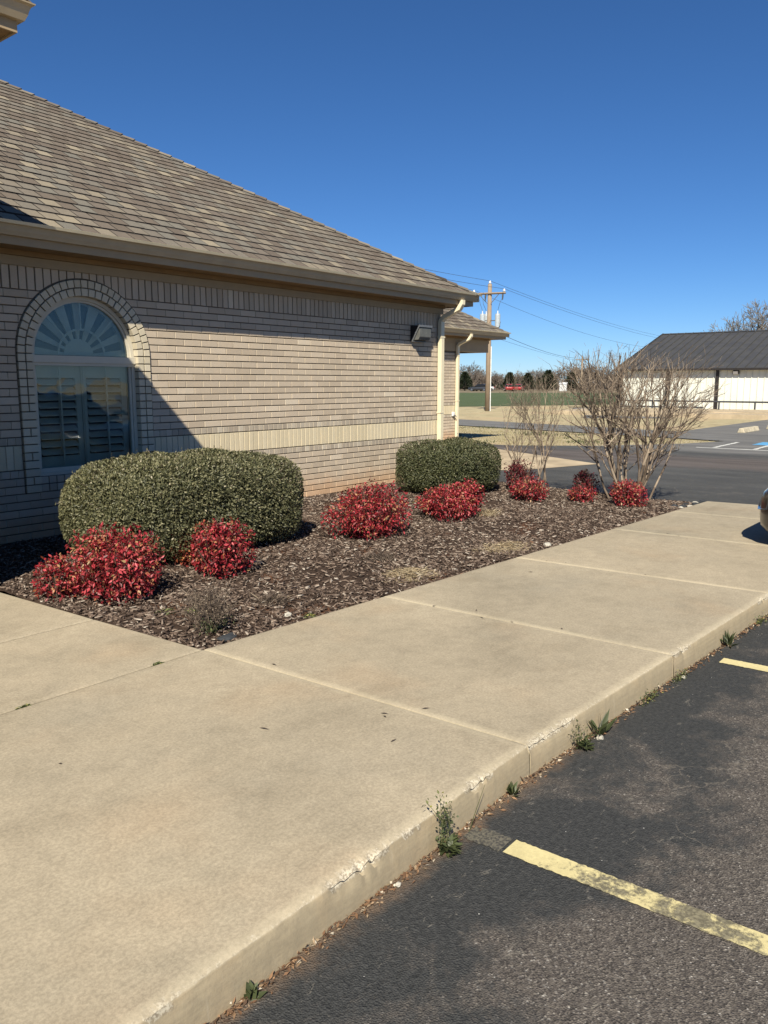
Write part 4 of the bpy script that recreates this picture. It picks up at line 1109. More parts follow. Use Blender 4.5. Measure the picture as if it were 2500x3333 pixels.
def hedge(cx, cy, a, b, h, n, label, mat, seed, leaf=(.020, .033), e=.55):
    r = np.random.default_rng(seed)
    root = empty('clipped_hedge', (cx, cy, 0)); tag(root, label, 'hedge', 'clipped evergreen hedges')
    P, nn = shell_points(r, int(n * 1.25), cx, cy, a, b, h, e, -.03, .11, .026, seed)
    gz = bed_h(P[:, 0], P[:, 1]); k = P[:, 2] > gz + .02
    # thinner and more open towards the foot
    k &= r.random(len(P)) < np.clip((P[:, 2] - gz) / .25 + .3, 0, 1)
    hol = np.sin(P[:, 0] * 11 + 3) * np.sin(P[:, 1] * 13 + 1) * np.sin(P[:, 2] * 12 + P[:, 0] * 5); k &= ~((hol > .45) & (r.random(len(P)) < .72))
    P, nn = P[k][:n], nn[k][:n]; m = len(P)
    T = unit(np.cross(nn, r.normal(size=(m, 3))))
    D = unit(T * r.uniform(.35, 1, (m, 1)) + nn * r.uniform(.05, .9, (m, 1)) + np.array([0, 0, .15]))
    N_ = unit(nn + r.normal(0, .45, (m, 3)))
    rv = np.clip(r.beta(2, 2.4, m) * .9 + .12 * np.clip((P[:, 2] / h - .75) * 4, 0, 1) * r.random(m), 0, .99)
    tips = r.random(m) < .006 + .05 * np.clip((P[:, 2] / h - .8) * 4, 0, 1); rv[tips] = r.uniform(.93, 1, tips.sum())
    L = r.uniform(*leaf, m); W_l = L * r.uniform(.42, .6, m)
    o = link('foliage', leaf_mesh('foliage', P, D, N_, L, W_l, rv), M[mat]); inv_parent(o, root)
    # twiggy inside
    ns = 420
    a0 = r.uniform(0, 6.28, ns); rr = r.random(ns) ** .5 * .35
    B0 = np.stack([cx + np.cos(a0) * rr * a * 1.6, cy + np.sin(a0) * rr * b * 1.3, np.full(ns, -.03)], 1)
    P1, _ = shell_points(r, ns, cx, cy, a * .93, b * .93, h * .95, e, 0, .12, .02, seed)
    P1[:, 2] = np.abs(P1[:, 2]) + .05
    mid = B0 * .55 + P1 * .45 + r.normal(0, .05, (ns, 3)); mid[:, 2] = np.abs(mid[:, 2])
    me = segs_mesh('branches', np.concatenate([B0, mid]), np.concatenate([mid, P1]), np.concatenate([np.full(ns, .007), np.full(ns, .005)]), np.concatenate([np.full(ns, .005), np.full(ns, .002)]), 4, r.random(2 * ns))
    inv_parent(link('branches', me, M['shrub_bark']), root)
    # stray shoots above the clipped surface
    nsh = 150; Q, qn = shell_points(r, nsh * 3, cx, cy, a, b, h, e, -.03, .01, .028, seed); Q, qn = Q[Q[:, 2] > h * .55][:nsh], qn[Q[:, 2] > h * .55][:nsh]
    dsh = unit(qn + r.normal(0, .35, qn.shape) + np.array([0, 0, .5])); lsh = r.uniform(.02, .065, len(Q))[:, None]
    inv_parent(link('shoots', segs_mesh('shoots', Q - dsh * .03, Q + dsh * lsh, np.full(len(Q), .0022), np.full(len(Q), .0012), 3, r.random(len(Q))), M['shrub_bark']), root)['kind'] = 'stuff'
    tt = np.repeat(np.arange(len(Q)), 4); LP = Q[tt] + dsh[tt] * lsh[tt] * r.random((len(tt), 1))
    inv_parent(link('shoot_leaves', leaf_mesh('shoot_leaves', LP, dsh[tt] + r.normal(0, .7, (len(tt), 3)), r.normal(size=(len(tt), 3)), r.uniform(.014, .026, len(tt)), r.uniform(.007, .012, len(tt)), r.uniform(.4, 1, len(tt))), M[mat]), root)['kind'] = 'stuff'
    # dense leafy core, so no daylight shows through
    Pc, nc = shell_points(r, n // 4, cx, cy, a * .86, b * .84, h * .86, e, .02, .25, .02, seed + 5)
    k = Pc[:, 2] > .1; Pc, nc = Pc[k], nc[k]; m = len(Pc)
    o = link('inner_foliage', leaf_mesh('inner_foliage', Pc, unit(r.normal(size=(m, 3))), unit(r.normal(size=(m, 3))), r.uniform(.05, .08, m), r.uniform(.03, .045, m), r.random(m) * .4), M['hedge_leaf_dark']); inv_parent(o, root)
    return root
hedge(4.86, -1.62, 1.15, .70, .955, 82000, 'long clipped hedge under the arched window', 'hedge_leaf', 31)
hedge(9.86, -1.28, .74, .64, .80, 38000, 'smaller rounded clipped hedge at the far corner of the brick wall', 'hedge_leaf_dark', 32, (.020, .032), .62)

def nandina(cx, cy, a, b, h, n, label, mat='nandina_leaf', seed=0, lumps=4, leaf=(.026, .047), stalks=14):
    r = np.random.default_rng(seed)
    n = int(n * 1.35)
    root = empty('nandina_shrub', (cx, cy, 0)); tag(root, label, 'shrub', 'red nandina shrubs')
    # several leafy heads make an uneven mound
    Ps, Ns = [], []
    heads = [(0, 0, 1, 1)] + [(r.uniform(-.55, .55), r.uniform(-.55, .55), r.uniform(.45, .7), r.uniform(.72, 1.08)) for _ in range(lumps)]
    for (hx, hy, sc_, hh) in heads:
        m = int(n * sc_ ** 2 / sum(q[2] ** 2 for q in heads))
        P, nn = shell_points(r, m, cx + hx * a * .75, cy + hy * b * .75, a * sc_, b * sc_, h * hh * (.93 if sc_ == 1 else 1.0), .92, -.02, .17, .075, seed + hx * 9)
        Ps.append(P); Ns.append(nn)
    P = np.concatenate(Ps); nn = np.concatenate(Ns)
    k = P[:, 2] > bed_h(P[:, 0], P[:, 1]) + .015; P, nn = P[k], nn[k]; m = len(P)
    D = unit(nn * r.uniform(.0, .7, (m, 1)) + r.normal(0, .6, (m, 3)) + np.array([0, 0, -.38]))
    N_ = unit(nn * .6 + r.normal(0, .5, (m, 3)) + np.array([0, 0, .5]))
    L = r.uniform(*leaf, m); W_l = L * r.uniform(.42, .58, m)
    patch = .5 + .5 * np.sin(P[:, 0] * 9 + seed) * np.sin(P[:, 1] * 8 + P[:, 2] * 7)
    rv = np.clip(.62 * r.random(m) + .34 * patch * r.random(m) + .2 * (r.random(m) < .2) + .02, 0, .97)
    brn = r.random(m) < .06 + .38 * np.clip(patch - .35, 0, 1) * np.clip(P[:, 2] / h, 0, 1); rv[brn] = r.uniform(.72, .95, brn.sum())
    drk = r.random(m) < .08; rv[drk] = r.uniform(0, .2, drk.sum())
    tip = r.random(m) < .02; rv[tip] = r.uniform(.9, 1, tip.sum())
    inv_parent(link('foliage', leaf_mesh('foliage', P, D, N_, L, W_l, rv, .3), M[mat]), root)
    ns = 90
    an = r.uniform(0, 6.28, ns); rr = r.random(ns) ** .6
    B0 = np.stack([cx + np.cos(an) * rr * a * .35, cy + np.sin(an) * rr * b * .35, np.full(ns, -.03)], 1)
    B1 = np.stack([cx + np.cos(an) * rr * a * .9, cy + np.sin(an) * rr * b * .9, h * (.95 - .45 * rr)], 1) + r.normal(0, .02, (ns, 3))
    ext = r.random(ns) < stalks / ns; B1[ext, 2] += r.uniform(.02, .07, ext.sum())
    inv_parent(link('stems', segs_mesh('stems', B0, B1, np.full(ns, .004), np.full(ns, .0018), 4, r.random(ns) * .6), M['shrub_bark']), root)
    return root
nandina(3.09, -2.28, .155, .155, .33, 1300, 'small red nandina at the left end of the bed, beside the entry walk', 'nandina_leaf', 41, 3)
nandina(3.40, -2.60, .325, .33, .53, 4200, 'leftmost large red and orange nandina in front of the long hedge', 'nandina_leaf', 42, 5)
nandina(4.40, -2.14, .21, .2, .39, 1700, 'brownish nandina tucked against the long hedge', 'nandina_leaf_brown', 43, 3)
nandina(4.36, -2.66, .255, .27, .50, 3300, 'round bright red nandina in front of the middle of the long hedge', 'nandina_leaf', 44, 4)
nandina(6.52, -2.52, .50, .40, .555, 6000, 'widest red nandina, in the middle of the bed', 'nandina_leaf', 45, 6, stalks=30)
nandina(8.07, -2.48, .47, .37, .45, 4800, 'broad red nandina in front of the rounded hedge', 'nandina_leaf', 46, 6, stalks=30)
nandina(9.88, -2.58, .27, .27, .35, 2000, 'red nandina at the foot of the slender bare shrub', 'nandina_leaf', 47, 3)
nandina(10.75, -1.95, .24, .22, .50, 1700, 'dark maroon nandina behind the slender bare shrub', 'nandina_leaf_dark', 48, 3)
nandina(10.36, -3.15, .19, .19, .22, 1100, 'low red nandina left of the large bare shrub', 'nandina_leaf', 49, 2)
nandina(10.95, -2.95, .20, .18, .40, 1200, 'dark maroon nandina left of the large bare shrub stems', 'nandina_leaf_dark', 50, 2)
nandina(10.40, -3.80, .225, .225, .335, 2200, 'red nandina at the foot of the large bare shrub', 'nandina_leaf', 51, 3)

# ---- bare deciduous shrubs
def grow(r, S, p, d, L, rad, lvl, maxl, spread, fork=(2, 3), up=.15, step=4, side=.5, taper=.76):
    """append (p0,p1,r0,r1) segments of a wobbling branch and its children"""
    q = np.array(p, float); dd = np.array(d, float); n = step
    for i in range(n):
        dd = dd + r.normal(0, .085, 3); dd[2] += up * .22; dd /= np.linalg.norm(dd)
        q2 = q + dd * L / n
        ra = rad * (1 - (1 - taper) * i / n); rb = rad * (1 - (1 - taper) * (i + 1) / n)
        S.append((q, q2, ra, rb)); q = q2
        if lvl < maxl and i >= 1 and r.random() < side:
            sd = dd + r.normal(0, spread * 1.25, 3); sd /= np.linalg.norm(sd)
            grow(r, S, q, sd, L * r.uniform(.35, .65), rad * .5, lvl + 1, maxl, spread, fork, up, max(2, step - 1), side * .85, taper)
    if lvl < maxl:
        for _ in range(r.integers(fork[0], fork[1] + 1)):
            sd = dd + r.normal(0, spread, 3); sd /= np.linalg.norm(sd)
            grow(r, S, q, sd, L * r.uniform(.5, .78), rad * taper * r.uniform(.65, .85), lvl + 1, maxl, spread, fork, up, max(2, step - 1), side, taper)
def seg_obj(name, S, mat, parent, k=5, rs=None, r=None):
    P0 = np.array([s[0] for s in S]); P1 = np.array([s[1] for s in S]); R0 = np.array([s[2] for s in S]); R1 = np.array([s[3] for s in S])
    P1 = P1 + (P1 - P0) * .04
    rv = r.random(len(S))
    o = inv_parent(link(name, segs_mesh(name, P0, P1, R0, R1, k, rv), mat), parent); o['kind'] = 'stuff'; return o
def bare_shrub(cx, cy, label, seed, stems, base_r, flare, H, rad, maxl, clip_r, ztop, side=.5):
    r = np.random.default_rng(seed)
    root = empty('bare_shrub', (cx, cy, 0)); tag(root, label, 'shrub', 'bare deciduous shrubs')
    Sm, St = [], []
    for i in range(stems):
        an = 6.283 * i / stems + r.normal(0, .25); rr = base_r * r.uniform(.3, 1)
        p = np.array([cx + math.cos(an) * rr, cy + math.sin(an) * rr, -.04])
        fl = flare * r.uniform(.25, 1.15)
        d = np.array([math.cos(an) * fl, math.sin(an) * fl, 1.0]); d /= np.linalg.norm(d)
        S = []
        grow(r, S, p, d, H * r.uniform(.34, .5), rad * r.uniform(.6, 1.1), 0, maxl, .36, (2, 3), .25, 5, side)
        for s in S: (Sm if s[2] > .0065 else St).append(s)
    # clipped top: drop what was pruned away
    def ok(s):
        q = s[1]; return q[2] < ztop + r.normal(0, .07) and math.hypot(q[0] - cx, q[1] - cy) < clip_r * (.55 + .6 * min(1, max(.0, q[2]) / ztop)) + r.normal(0, .05) and q[2] > -.02
    Sm = [s for s in Sm if ok(s)]; St = [s for s in St if ok(s)]
    seg_obj('stems', Sm, M['shrub_bark'], root, 6, None, r); seg_obj('twigs', St, M['shrub_bark'], root, 4, None, r)
    return root, len(Sm) + len(St)
_, n1_ = bare_shrub(10.98, -2.06, 'slender bare shrub with upright pale stems', 61, 13, .26, .20, 1.78, .014, 4, .50, 1.76, .5)
_, n2_ = bare_shrub(11.15, -3.52, 'large vase-shaped bare shrub at the far end of the bed', 62, 20, .34, .56, 2.05, .022, 4, 1.22, 2.04, .47)
print('shrub segs', n1_, n2_)

# ---- dead little shrub, dry grass clumps, weeds
r = np.random.default_rng(71)
root = empty('dead_shrub', (3.33, -3.80, 0)); tag(root, 'small dead brown shrub at the near corner of the bed', 'shrub')
S = []
for i in range(30):
    an = r.uniform(0, 6.28); fl = r.uniform(.05, .85); d = np.array([math.cos(an) * fl, math.sin(an) * fl, 1.]); d /= np.linalg.norm(d)
    grow(r, S, (3.33 + math.cos(an) * .03, -3.80 + math.sin(an) * .03, -.04), d, .15 * r.uniform(.7, 1.1), .0028, 0, 2, .4, (2, 3), .1, 4, .5)
S = [s for s in S if s[1][2] < .33]
seg_obj('twigs', S, M['shrub_bark'], root, 3, None, r)
E_ = np.array([s[1] for s in S]); E_ = E_[E_[:, 2] > .06]; idx = r.integers(0, len(E_), 1900); P = E_[idx] + r.normal(0, .012, (1900, 3)); P[:, 2] = np.maximum(P[:, 2], .0)
inv_parent(link('dead_leaves', leaf_mesh('dead_leaves', P, r.normal(size=(1900, 3)), r.normal(size=(1900, 3)), r.uniform(.009, .02, 1900), r.uniform(.005, .011, 1900), r.random(1900) ** 1.4), M['dead_leaf']), root)
P = np.stack([r.normal(3.34, .055, 260), r.normal(-3.84, .035, 260), r.uniform(-.03, .06, 260)], 1)
inv_parent(link('green_shoots', leaf_mesh('green_shoots', P, r.normal(size=(260, 3)) + [0, 0, .6], r.normal(size=(260, 3)), r.uniform(.014, .028, 260), r.uniform(.008, .014, 260), r.random(260) * .85), M['weed_leaf']), root)

def tuft(name, cx, cy, rx, ry, h, n, mat, label, cat, group, seed, curl=.9, zf=None, blade=(.06, .13), wid=(.0015, .0035)):
    r = np.random.default_rng(seed)
    an = r.uniform(0, 6.28, n); q = r.random(n) ** .6
    P = np.stack([cx + np.cos(an) * q * rx, cy + np.sin(an) * q * ry, np.zeros(n)], 1)
    P[:, 2] = (bed_h(P[:, 0], P[:, 1]) if zf is None else zf) - .004 + r.random(n) * h * (1 - q) * .8
    yw = r.uniform(0, 6.28, n); D = np.stack([np.cos(yw), np.sin(yw), r.uniform(-.1, .1 + .8 * curl, n)], 1)
    L = r.uniform(*blade, n)
    me = leaf_mesh(name, P, D, r.normal(size=(n, 3)) + [0, 0, 1], L, r.uniform(*wid, n), r.random(n))
    o = link(name, me, M[mat]); tag(o, label, cat, group); return o
tuft('dry_grass_clump', 5.42, -3.90, .30, .22, .07, 2200, 'dry_grass', 'straw-coloured dead grass clump at the mulch edge, nearest the camera', 'grass clump', 'dead grass clumps in the bed', 81, .35, None, (.025, .075), (.003, .008))
tuft('dry_grass_clump', 6.95, -3.95, .42, .26, .06, 2600, 'dry_grass', 'wider straw-coloured dead grass clump farther along the mulch edge', 'grass clump', 'dead grass clumps in the bed', 82, .35, None, (.025, .075), (.003, .008))
tuft('dry_grass_clump', 8.55, -2.75, .22, .16, .06, 700, 'dry_grass', 'tawny dead grass clump between two red nandinas', 'grass clump', 'dead grass clumps in the bed', 83, wid=(.003, .006))
tuft('dry_grass_clump', 5.75, -3.30, .16, .13, .08, 420, 'dead_leaf', 'brown withered tuft left of the nearest straw clump', 'grass clump', 'dead grass clumps in the bed', 84, wid=(.003, .006))
tuft('dry_grass_clump', 4.05, -3.62, .15, .12, .06, 380, 'dead_leaf', 'brown withered tuft right of the dead shrub', 'grass clump', 'dead grass clumps in the bed', 85, wid=(.003, .006))
for i, (x, y, s_, lab) in enumerate(((3.35, -3.28, .07, 'small green weed in the mulch left of the dead shrub'), (3.48, -3.40, .06, 'small green weed in the mulch behind the dead shrub'), (4.02, -4.05, .05, 'green weed sprig at the mulch edge beside the white stone'))):
    tuft('bed_weed', x, y, s_, s_, .05, 150, 'weed_leaf', lab, 'weed', 'weeds in the bed', 86 + i, .8, None, (.02, .045), (.006, .014))

def weed(x, y, z, h, kind, label, seed, n=60):
    """kind 'tall': branching stem with small leaves and buds; 'rosette': long toothed leaves; 'low': creeping leaves"""
    r = np.random.default_rng(seed)
    root = empty('kerb_weed', (x, y, z)); tag(root, label, 'weed', 'weeds along the kerb')
    if kind == 'tall':
        S = []
        for i in range(3):
            d = np.array([r.normal(0, .35), r.normal(-.05, .2), 1.]); d /= np.linalg.norm(d)
            grow(r, S, (x + r.normal(0, .01), y, z), d, h * r.uniform(.45, .65), .0022, 0, 1, .5, (2, 2), .2, 4, .5)
        seg_obj('stem', S, M['weed_stem'] if 'weed_stem' in M else M['shrub_bark'], root, 4, None, r)
        E_ = np.array([s[1] for s in S]); m = n * 2; P = E_[r.integers(0, len(E_), m)] + r.normal(0, .008, (m, 3)); rv = np.clip(r.random(m) * .7 + .35 * (P[:, 2] > z + h * .75), 0, 1)
        inv_parent(link('leaves', leaf_mesh('leaves', P, r.normal(size=(m, 3)), r.normal(size=(m, 3)) + [0, 0, .8], r.uniform(.010, .022, m), r.uniform(.006, .012, m), rv), M['weed_leaf']), root)
        m = n; an = r.uniform(0, 6.28, m); P = np.stack([x + np.cos(an) * .03 * r.random(m), y - abs(np.sin(an)) * .03, z + r.random(m) * .04], 1)
        D = np.stack([np.cos(an), np.sin(an) - .4, r.uniform(0, .9, m)], 1)
        inv_parent(link('base_leaves', leaf_mesh('base_leaves', P, D, r.normal(0, .3, (m, 3)) + [0, 0, 1], r.uniform(.03, .055, m), r.uniform(.012, .02, m), r.random(m) * .6), M['weed_leaf']), root)
    elif kind == 'rosette':
        m = 16; an = np.linspace(0, 6.28, m) + r.normal(0, .2, m)
        P = np.tile([[x, y, z]], (m, 1)) + r.normal(0, .006, (m, 3)); D = np.stack([np.cos(an) * .8, np.sin(an) * .5 - .15, r.uniform(.25, 1.6, m)], 1)
        inv_parent(link('leaves', leaf_mesh('leaves', P, D, r.normal(0, .25, (m, 3)) + [0, -.4, .8], r.uniform(h * .55, h, m), r.uniform(.018, .028, m), r.random(m) * .55, .2), M['weed_leaf']), root)
    else:
        m = n * 2; P = np.stack([x + r.normal(0, h * .8, m), y + r.normal(0, .014, m), z + np.abs(r.normal(0, h * .35, m))], 1)
        inv_parent(link('leaves', leaf_mesh('leaves', P, r.normal(size=(m, 3)) + [0, -.3, .5], r.normal(0, .5, (m, 3)) + [0, 0, 1], r.uniform(.010, .022, m), r.uniform(.006, .011, m), r.random(m)), M['weed_leaf']), root)
    return root
bark_mat('weed_stem', [(.2, (.05, .06, .025)), (.8, (.14, .13, .06))])
def kp(x, off=.035): return yk(x) - .018 - off
ZA = -.145
weed(2.33, kp(2.33), ZA, .22, 'tall', 'tall flowering weed at the kerb foot by the yellow line end', 91, 80)
weed(3.47, kp(3.47), ZA, .15, 'tall', 'budding weed at the kerb foot, left of the dandelion leaves', 92, 50)
weed(3.66, kp(3.66), ZA, .15, 'rosette', 'upright toothed dandelion leaves at the kerb foot', 93)
weed(2.86, kp(2.86, .02), ZA, .07, 'rosette', 'tiny leafy sprout at the kerb just beyond the nearest line', 94)
weed(4.25, kp(4.25), ZA, .07, 'low', 'low creeping weed at the kerb, beyond the dandelion', 95)
weed(4.70, kp(4.70), ZA, .07, 'low', 'low creeping weed at the kerb by the far yellow line', 96)
weed(5.52, kp(5.52), ZA, .13, 'rosette', 'dandelion leaves at the kerb beyond the far yellow line', 97)
weed(6.2, kp(6.2), ZA, .07, 'low', 'creeping weed at the kerb at the right edge of the picture', 98)
weed(1.37, kp(1.37, .02), ZA, .05, 'rosette', 'small green sprout at the kerb near the bottom of the picture', 99)
# sprigs in the sidewalk joint
for i, (x, lab, s_) in enumerate(((1.86, 'bright green sprig in the walk joint at the left edge', .035), (2.66, 'flat green moss tuft in the walk joint near the bed corner', .045))):
    tuft('joint_sprig', x, -4.150, s_, .010, .02, 110, 'weed_leaf', lab, 'weed', 'sprigs in the walk joint', 180 + i, .5, -.004, (.010, .022), (.006, .012))
# leaf litter and grit caught along the kerb
r = np.random.default_rng(101); n = 2600
x = r.uniform(.6, 9.5, n); y = np.array([yk(v) for v in x]) - .02 - np.abs(r.normal(0, .02, n)); zz = ZA + r.uniform(0, .012, n)
P = np.stack([x, y, zz], 1); D = np.stack([r.normal(0, 1, n), r.normal(0, .5, n), r.normal(0, .25, n)], 1)
lit = link('leaf_litter', leaf_mesh('leaf_litter', P, D, r.normal(0, .35, (n, 3)) + [0, 0, 1], r.uniform(.008, .034, n), r.uniform(.004, .014, n), r.random(n) ** .8), M['litter'] if 'litter' in M else M['dead_leaf'])
leaf_mat('litter', [(0, (.07, .045, .03)), (.4, (.16, .085, .045)), (.7, (.26, .15, .08)), (.93, (.34, .26, .17)), (1, (.62, .56, .46))], .1, .8)
lit.data.materials[0] = M['litter']; tag(lit, 'brown leaf litter and grit caught along the foot of the kerb', 'litter', kind='stuff')
for i, (x, off, rr, lab) in enumerate(((3.62, .06, .02, 'white pebble at the kerb under the dandelion'), (2.05, .03, .012, 'small white pebble at the kerb left of the tall weed'), (4.72, .045, .016, 'pale pebble at the kerb by the far yellow line'))):
    o = blob('pebble', (x, kp(x, off), ZA + .008), rr, M['stone'], 190 + i, .7); tag(o, lab, 'pebble', 'pebbles along the kerb')
# dry stalk leaning out by the tall weed
g = G(); g.tube([(2.50, kp(2.5), ZA), (2.54, kp(2.5) - .01, ZA + .09), (2.59, kp(2.5) - .015, ZA + .17)], [.002, .0016, .0007], 5)
tag(g.obj('grass_stalk', M['weed_stem']), 'thin dry grass stalk leaning beside the tall kerb weed', 'grass stalk')
# lawn tufts on the far grass island
r = np.random.default_rng(103); n = 9000
t = r.random(n); xx = 20.6 + r.random(n) * 7.2; yy = r.uniform(-.6, 13, n)
keep = (yy > .2 + (25.6 - xx) * .62 - .8) & (xx < 26.2 + (yy - .9) * .22 - .15) & (xx > 20.4)
clump = np.sin(xx * 1.1 + 2) * np.sin(yy * .9) + .5 * np.sin(xx * 3.1) * np.sin(yy * 2.7 + 1)
xx, yy, cl = xx[keep], yy[keep], clump[keep]; n = len(xx)
P = np.stack([xx, yy, np.full(n, -.178)], 1); D = np.stack([r.normal(0, .5, n), r.normal(0, .5, n), np.ones(n)], 1)
rv = np.where(cl > .45, r.random(n) * .75, .9 + .1 * r.random(n))
o = link('lawn_tufts', leaf_mesh('lawn_tufts', P, D, r.normal(size=(n, 3)), np.where(cl > .45, r.uniform(.06, .15, n), r.uniform(.02, .05, n)), r.uniform(.01, .03, n), rv), M['lawn_green'])
tag(o, 'green winter weeds scattered over the dry grass island', 'grass', kind='stuff')

for o in bpy.data.objects:
    if o.parent and o.name.split('.')[0] in ('stems', 'green_shoots', 'leaves', 'base_leaves', 'foliage', 'inner_foliage', 'branches', 'dead_leaves'): o['kind'] = 'stuff'

# bits of leaf and twig blown onto the walk
r = np.random.default_rng(140); n = 26
P = np.stack([r.uniform(1.6, 10.5, n), r.uniform(-6.2, -4.6, n), np.full(n, .004)], 1)
jx = np.array([3.03, 4.67, 6.56, 8.54]); P[:14, 0] = r.choice(jx, 14) + r.normal(0, .03, 14)
o = link('walk_debris', leaf_mesh('walk_debris', P, np.stack([r.normal(size=n), r.normal(size=n), np.full(n, .08)], 1), np.tile([0, 0, 1.], (n, 1)), r.uniform(.015, .06, n), r.uniform(.006, .012, n), r.random(n) * .6), M['dead_leaf'])
tag(o, 'bits of dead leaf and twig scattered on the walk', 'debris', kind='stuff')

# ================================================================ VEHICLES, FAR BUILDING, POLES, TREES
def se_ring(y, w, zb, zt, e=.42, k=28):
    out = []
    for j in range(k):
        t = 2 * math.pi * j / k; c, s = math.cos(t), math.sin(t)
        out.append((math.copysign(abs(c) ** e, c) * w, y, (zb + zt) / 2 + math.copysign(abs(s) ** e, s) * (zt - zb) / 2))
    return out
def loft(g, rings, a=0.0):
    k = len(rings[0]); V = [p for q in rings for p in q]
    F = [(i*k+j, (i+1)*k+j, (i+1)*k+(j+1) % k, i*k+(j+1) % k) for i in range(len(rings)-1) for j in range(k)]
    F += [tuple(range(k)), tuple(range((len(rings)-1)*k, len(rings)*k))[::-1]]
    g.add(V, F, a)
def car(name, label, loc, rz, paint, group=None):
    root = empty(name, loc, rz); tag(root, label, 'car', group)
    def P(g, nm, mat, parent=root, smooth=True):
        o = g.obj(nm, mat, None, smooth); o.parent = parent; o.matrix_parent_inverse = Matrix.Identity(4); return o
    st = [(0, .30, .43, .56), (-.02, .50, .36, .64), (-.07, .66, .28, .71), (-.16, .78, .235, .765), (-.32, .86, .215, .815), (-.6, .905, .21, .875), (-1.0, .92, .21, .935), (-1.45, .925, .21, .99), (-2.2, .93, .21, 1.02), (-3.2, .93, .21, 1.04), (-4.0, .92, .22, 1.04), (-4.4, .89, .25, 1.02), (-4.62, .83, .30, .97), (-4.72, .70, .38, .88), (-4.75, .5, .45, .75)]
    g = G(); loft(g, [se_ring(*s) for s in st]); P(g, 'body', paint)
    cab = [(-1.30, .80, .95, .99), (-1.55, .80, .95, 1.13), (-1.95, .77, .95, 1.38), (-2.3, .735, .95, 1.52), (-3.0, .73, .95, 1.56), (-3.7, .73, .95, 1.53), (-4.15, .74, .95, 1.38), (-4.45, .78, .95, 1.08), (-4.55, .78, .95, .99)]
    g = G(); loft(g, [se_ring(*s, e=.5) for s in cab]); P(g, 'greenhouse', M['car_glass_solid'])
    rf = [(-2.12, .60, 1.45, 1.49), (-2.35, .66, 1.50, 1.55), (-3.0, .67, 1.53, 1.585), (-3.7, .66, 1.50, 1.555), (-4.0, .60, 1.43, 1.47)]
    g = G(); loft(g, [se_ring(*s, e=.6) for s in rf]); P(g, 'roof_panel', paint)
    for s in (-1, 1):
        for y in (-.95, -3.75):
            g = G(); g.tube([(s * .72, y, .335), (s * .75, y, .335), (s * .92, y, .335), (s * .935, y, .335)], [.30, .335, .335, .31], 24); w = P(g, 'wheel', M['tyre'])
            g = G(); ro_, ri_ = .225, .195
            for q in range(24):
                t0, t1 = 2 * math.pi * q / 24, 2 * math.pi * (q + 1) / 24
                C4 = [(s * .925, y + rr * math.cos(t), .335 + rr * math.sin(t)) for rr, t in ((ri_, t0), (ro_, t0), (ro_, t1), (ri_, t1))]; g.prism(C4, (s * .02, 0, 0))
            for q in range(5):
                t = 2 * math.pi * q / 5; c_, d_ = math.cos(t), math.sin(t)
                C4 = [(s * .93, y + a_ * c_ - b2 * d_, .335 + a_ * d_ + b2 * c_) for a_, b2 in ((.03, -.03), (.2, -.022), (.2, .022), (.03, .03))]; g.prism(C4, (s * .012, 0, 0))
            g.tube([(s * .92, y, .335), (s * .95, y, .335)], [.055, .045], 12); P(g, 'rim', M['alloy'], w, False)
        g = G(); g.tube([(s * .50, -.085, .615), (s * .50, -.03, .61)], [.001, .001], 4)
        g = G()
        V = []
        for (x, y, z) in ((.42, .006, .50), (.66, -.047, .50), (.80, -.165, .52), (.845, -.26, .60), (.77, -.17, .665), (.50, -.05, .65)): V.append((s * x, y + .006, z))
        V2 = [(v[0] * .96, v[1] - .10, v[2]) for v in V]
        n = 6; g.add(V + V2, [tuple(range(n)) if s > 0 else tuple(range(n))[::-1]] + [(i, n+i, n+(i+1) % n, (i+1) % n) for i in range(n)])
        hl = P(g, 'headlight', M['black_metal'], root, False)
        g = G(); g.add([(v[0] * .985, v[1] + .006 + .0, v[2] * .97 + .018) for v in V], [tuple(range(n)) if s > 0 else tuple(range(n))[::-1]]); P(g, 'lens', M['headlight_lens'], hl, False)
        g = G(); loft(g, [se_ring(-1.72 - i * .05, .001, .99, 1.0) for i in range(2)])
        g = G(); bx = [(s * .90, -1.62, 1.0), (s * 1.08, -1.60, 1.03), (s * 1.08, -1.66, 1.15), (s * .92, -1.66, 1.15)]; g.prism(bx, (0, -.10, 0)); P(g, 'mirror', paint, root, False)
        g = G(); g.box(*(sorted((s * .62, s * .86))), -4.74, -4.55, .80, .96); P(g, 'tail_light', M['red_reflector'], root, False)
    g = G(); g.prism([(-.25, .004, .455), (.25, .004, .455), (.27, .002, .555), (-.27, .002, .555)], (0, -.05, 0)); P(g, 'grille', M['black_metal'], root, False)
    return root
m_, nt_, b_, o_ = newmat('car_glass_solid'); setp(b_, (.012, .014, .016), .06, 0, .6); M['car_glass_solid'] = m_
m_, nt_, b_, o_ = newmat('headlight_lens'); setp(b_, (.16, .17, .18), .08, 0, .7); M['headlight_lens'] = m_
car('parked_car', 'dark grey car nosing over the walk at the right edge', (9.25, -5.865, -.145), 0, M['car_paint'])
far_cars = [((152.1, 90.2), .3, 'dark_car', 'dark far car beside the leftmost evergreen'), ((153.0, 89.0), 1.2, 'white_car', 'white far car just left of the utility pole'), ((157.4, 83.4), -.95, 'red_car', 'red far car left of the small evergreen'), ((159.3, 81.2), -1.2, 'red_car', 'second red far car, partly behind the slender bare shrub')]
for (x, y), rz_, pm, lab in far_cars: car('far_car', lab, (x, y, -.175), rz_, M[pm], 'cars parked beyond the field')

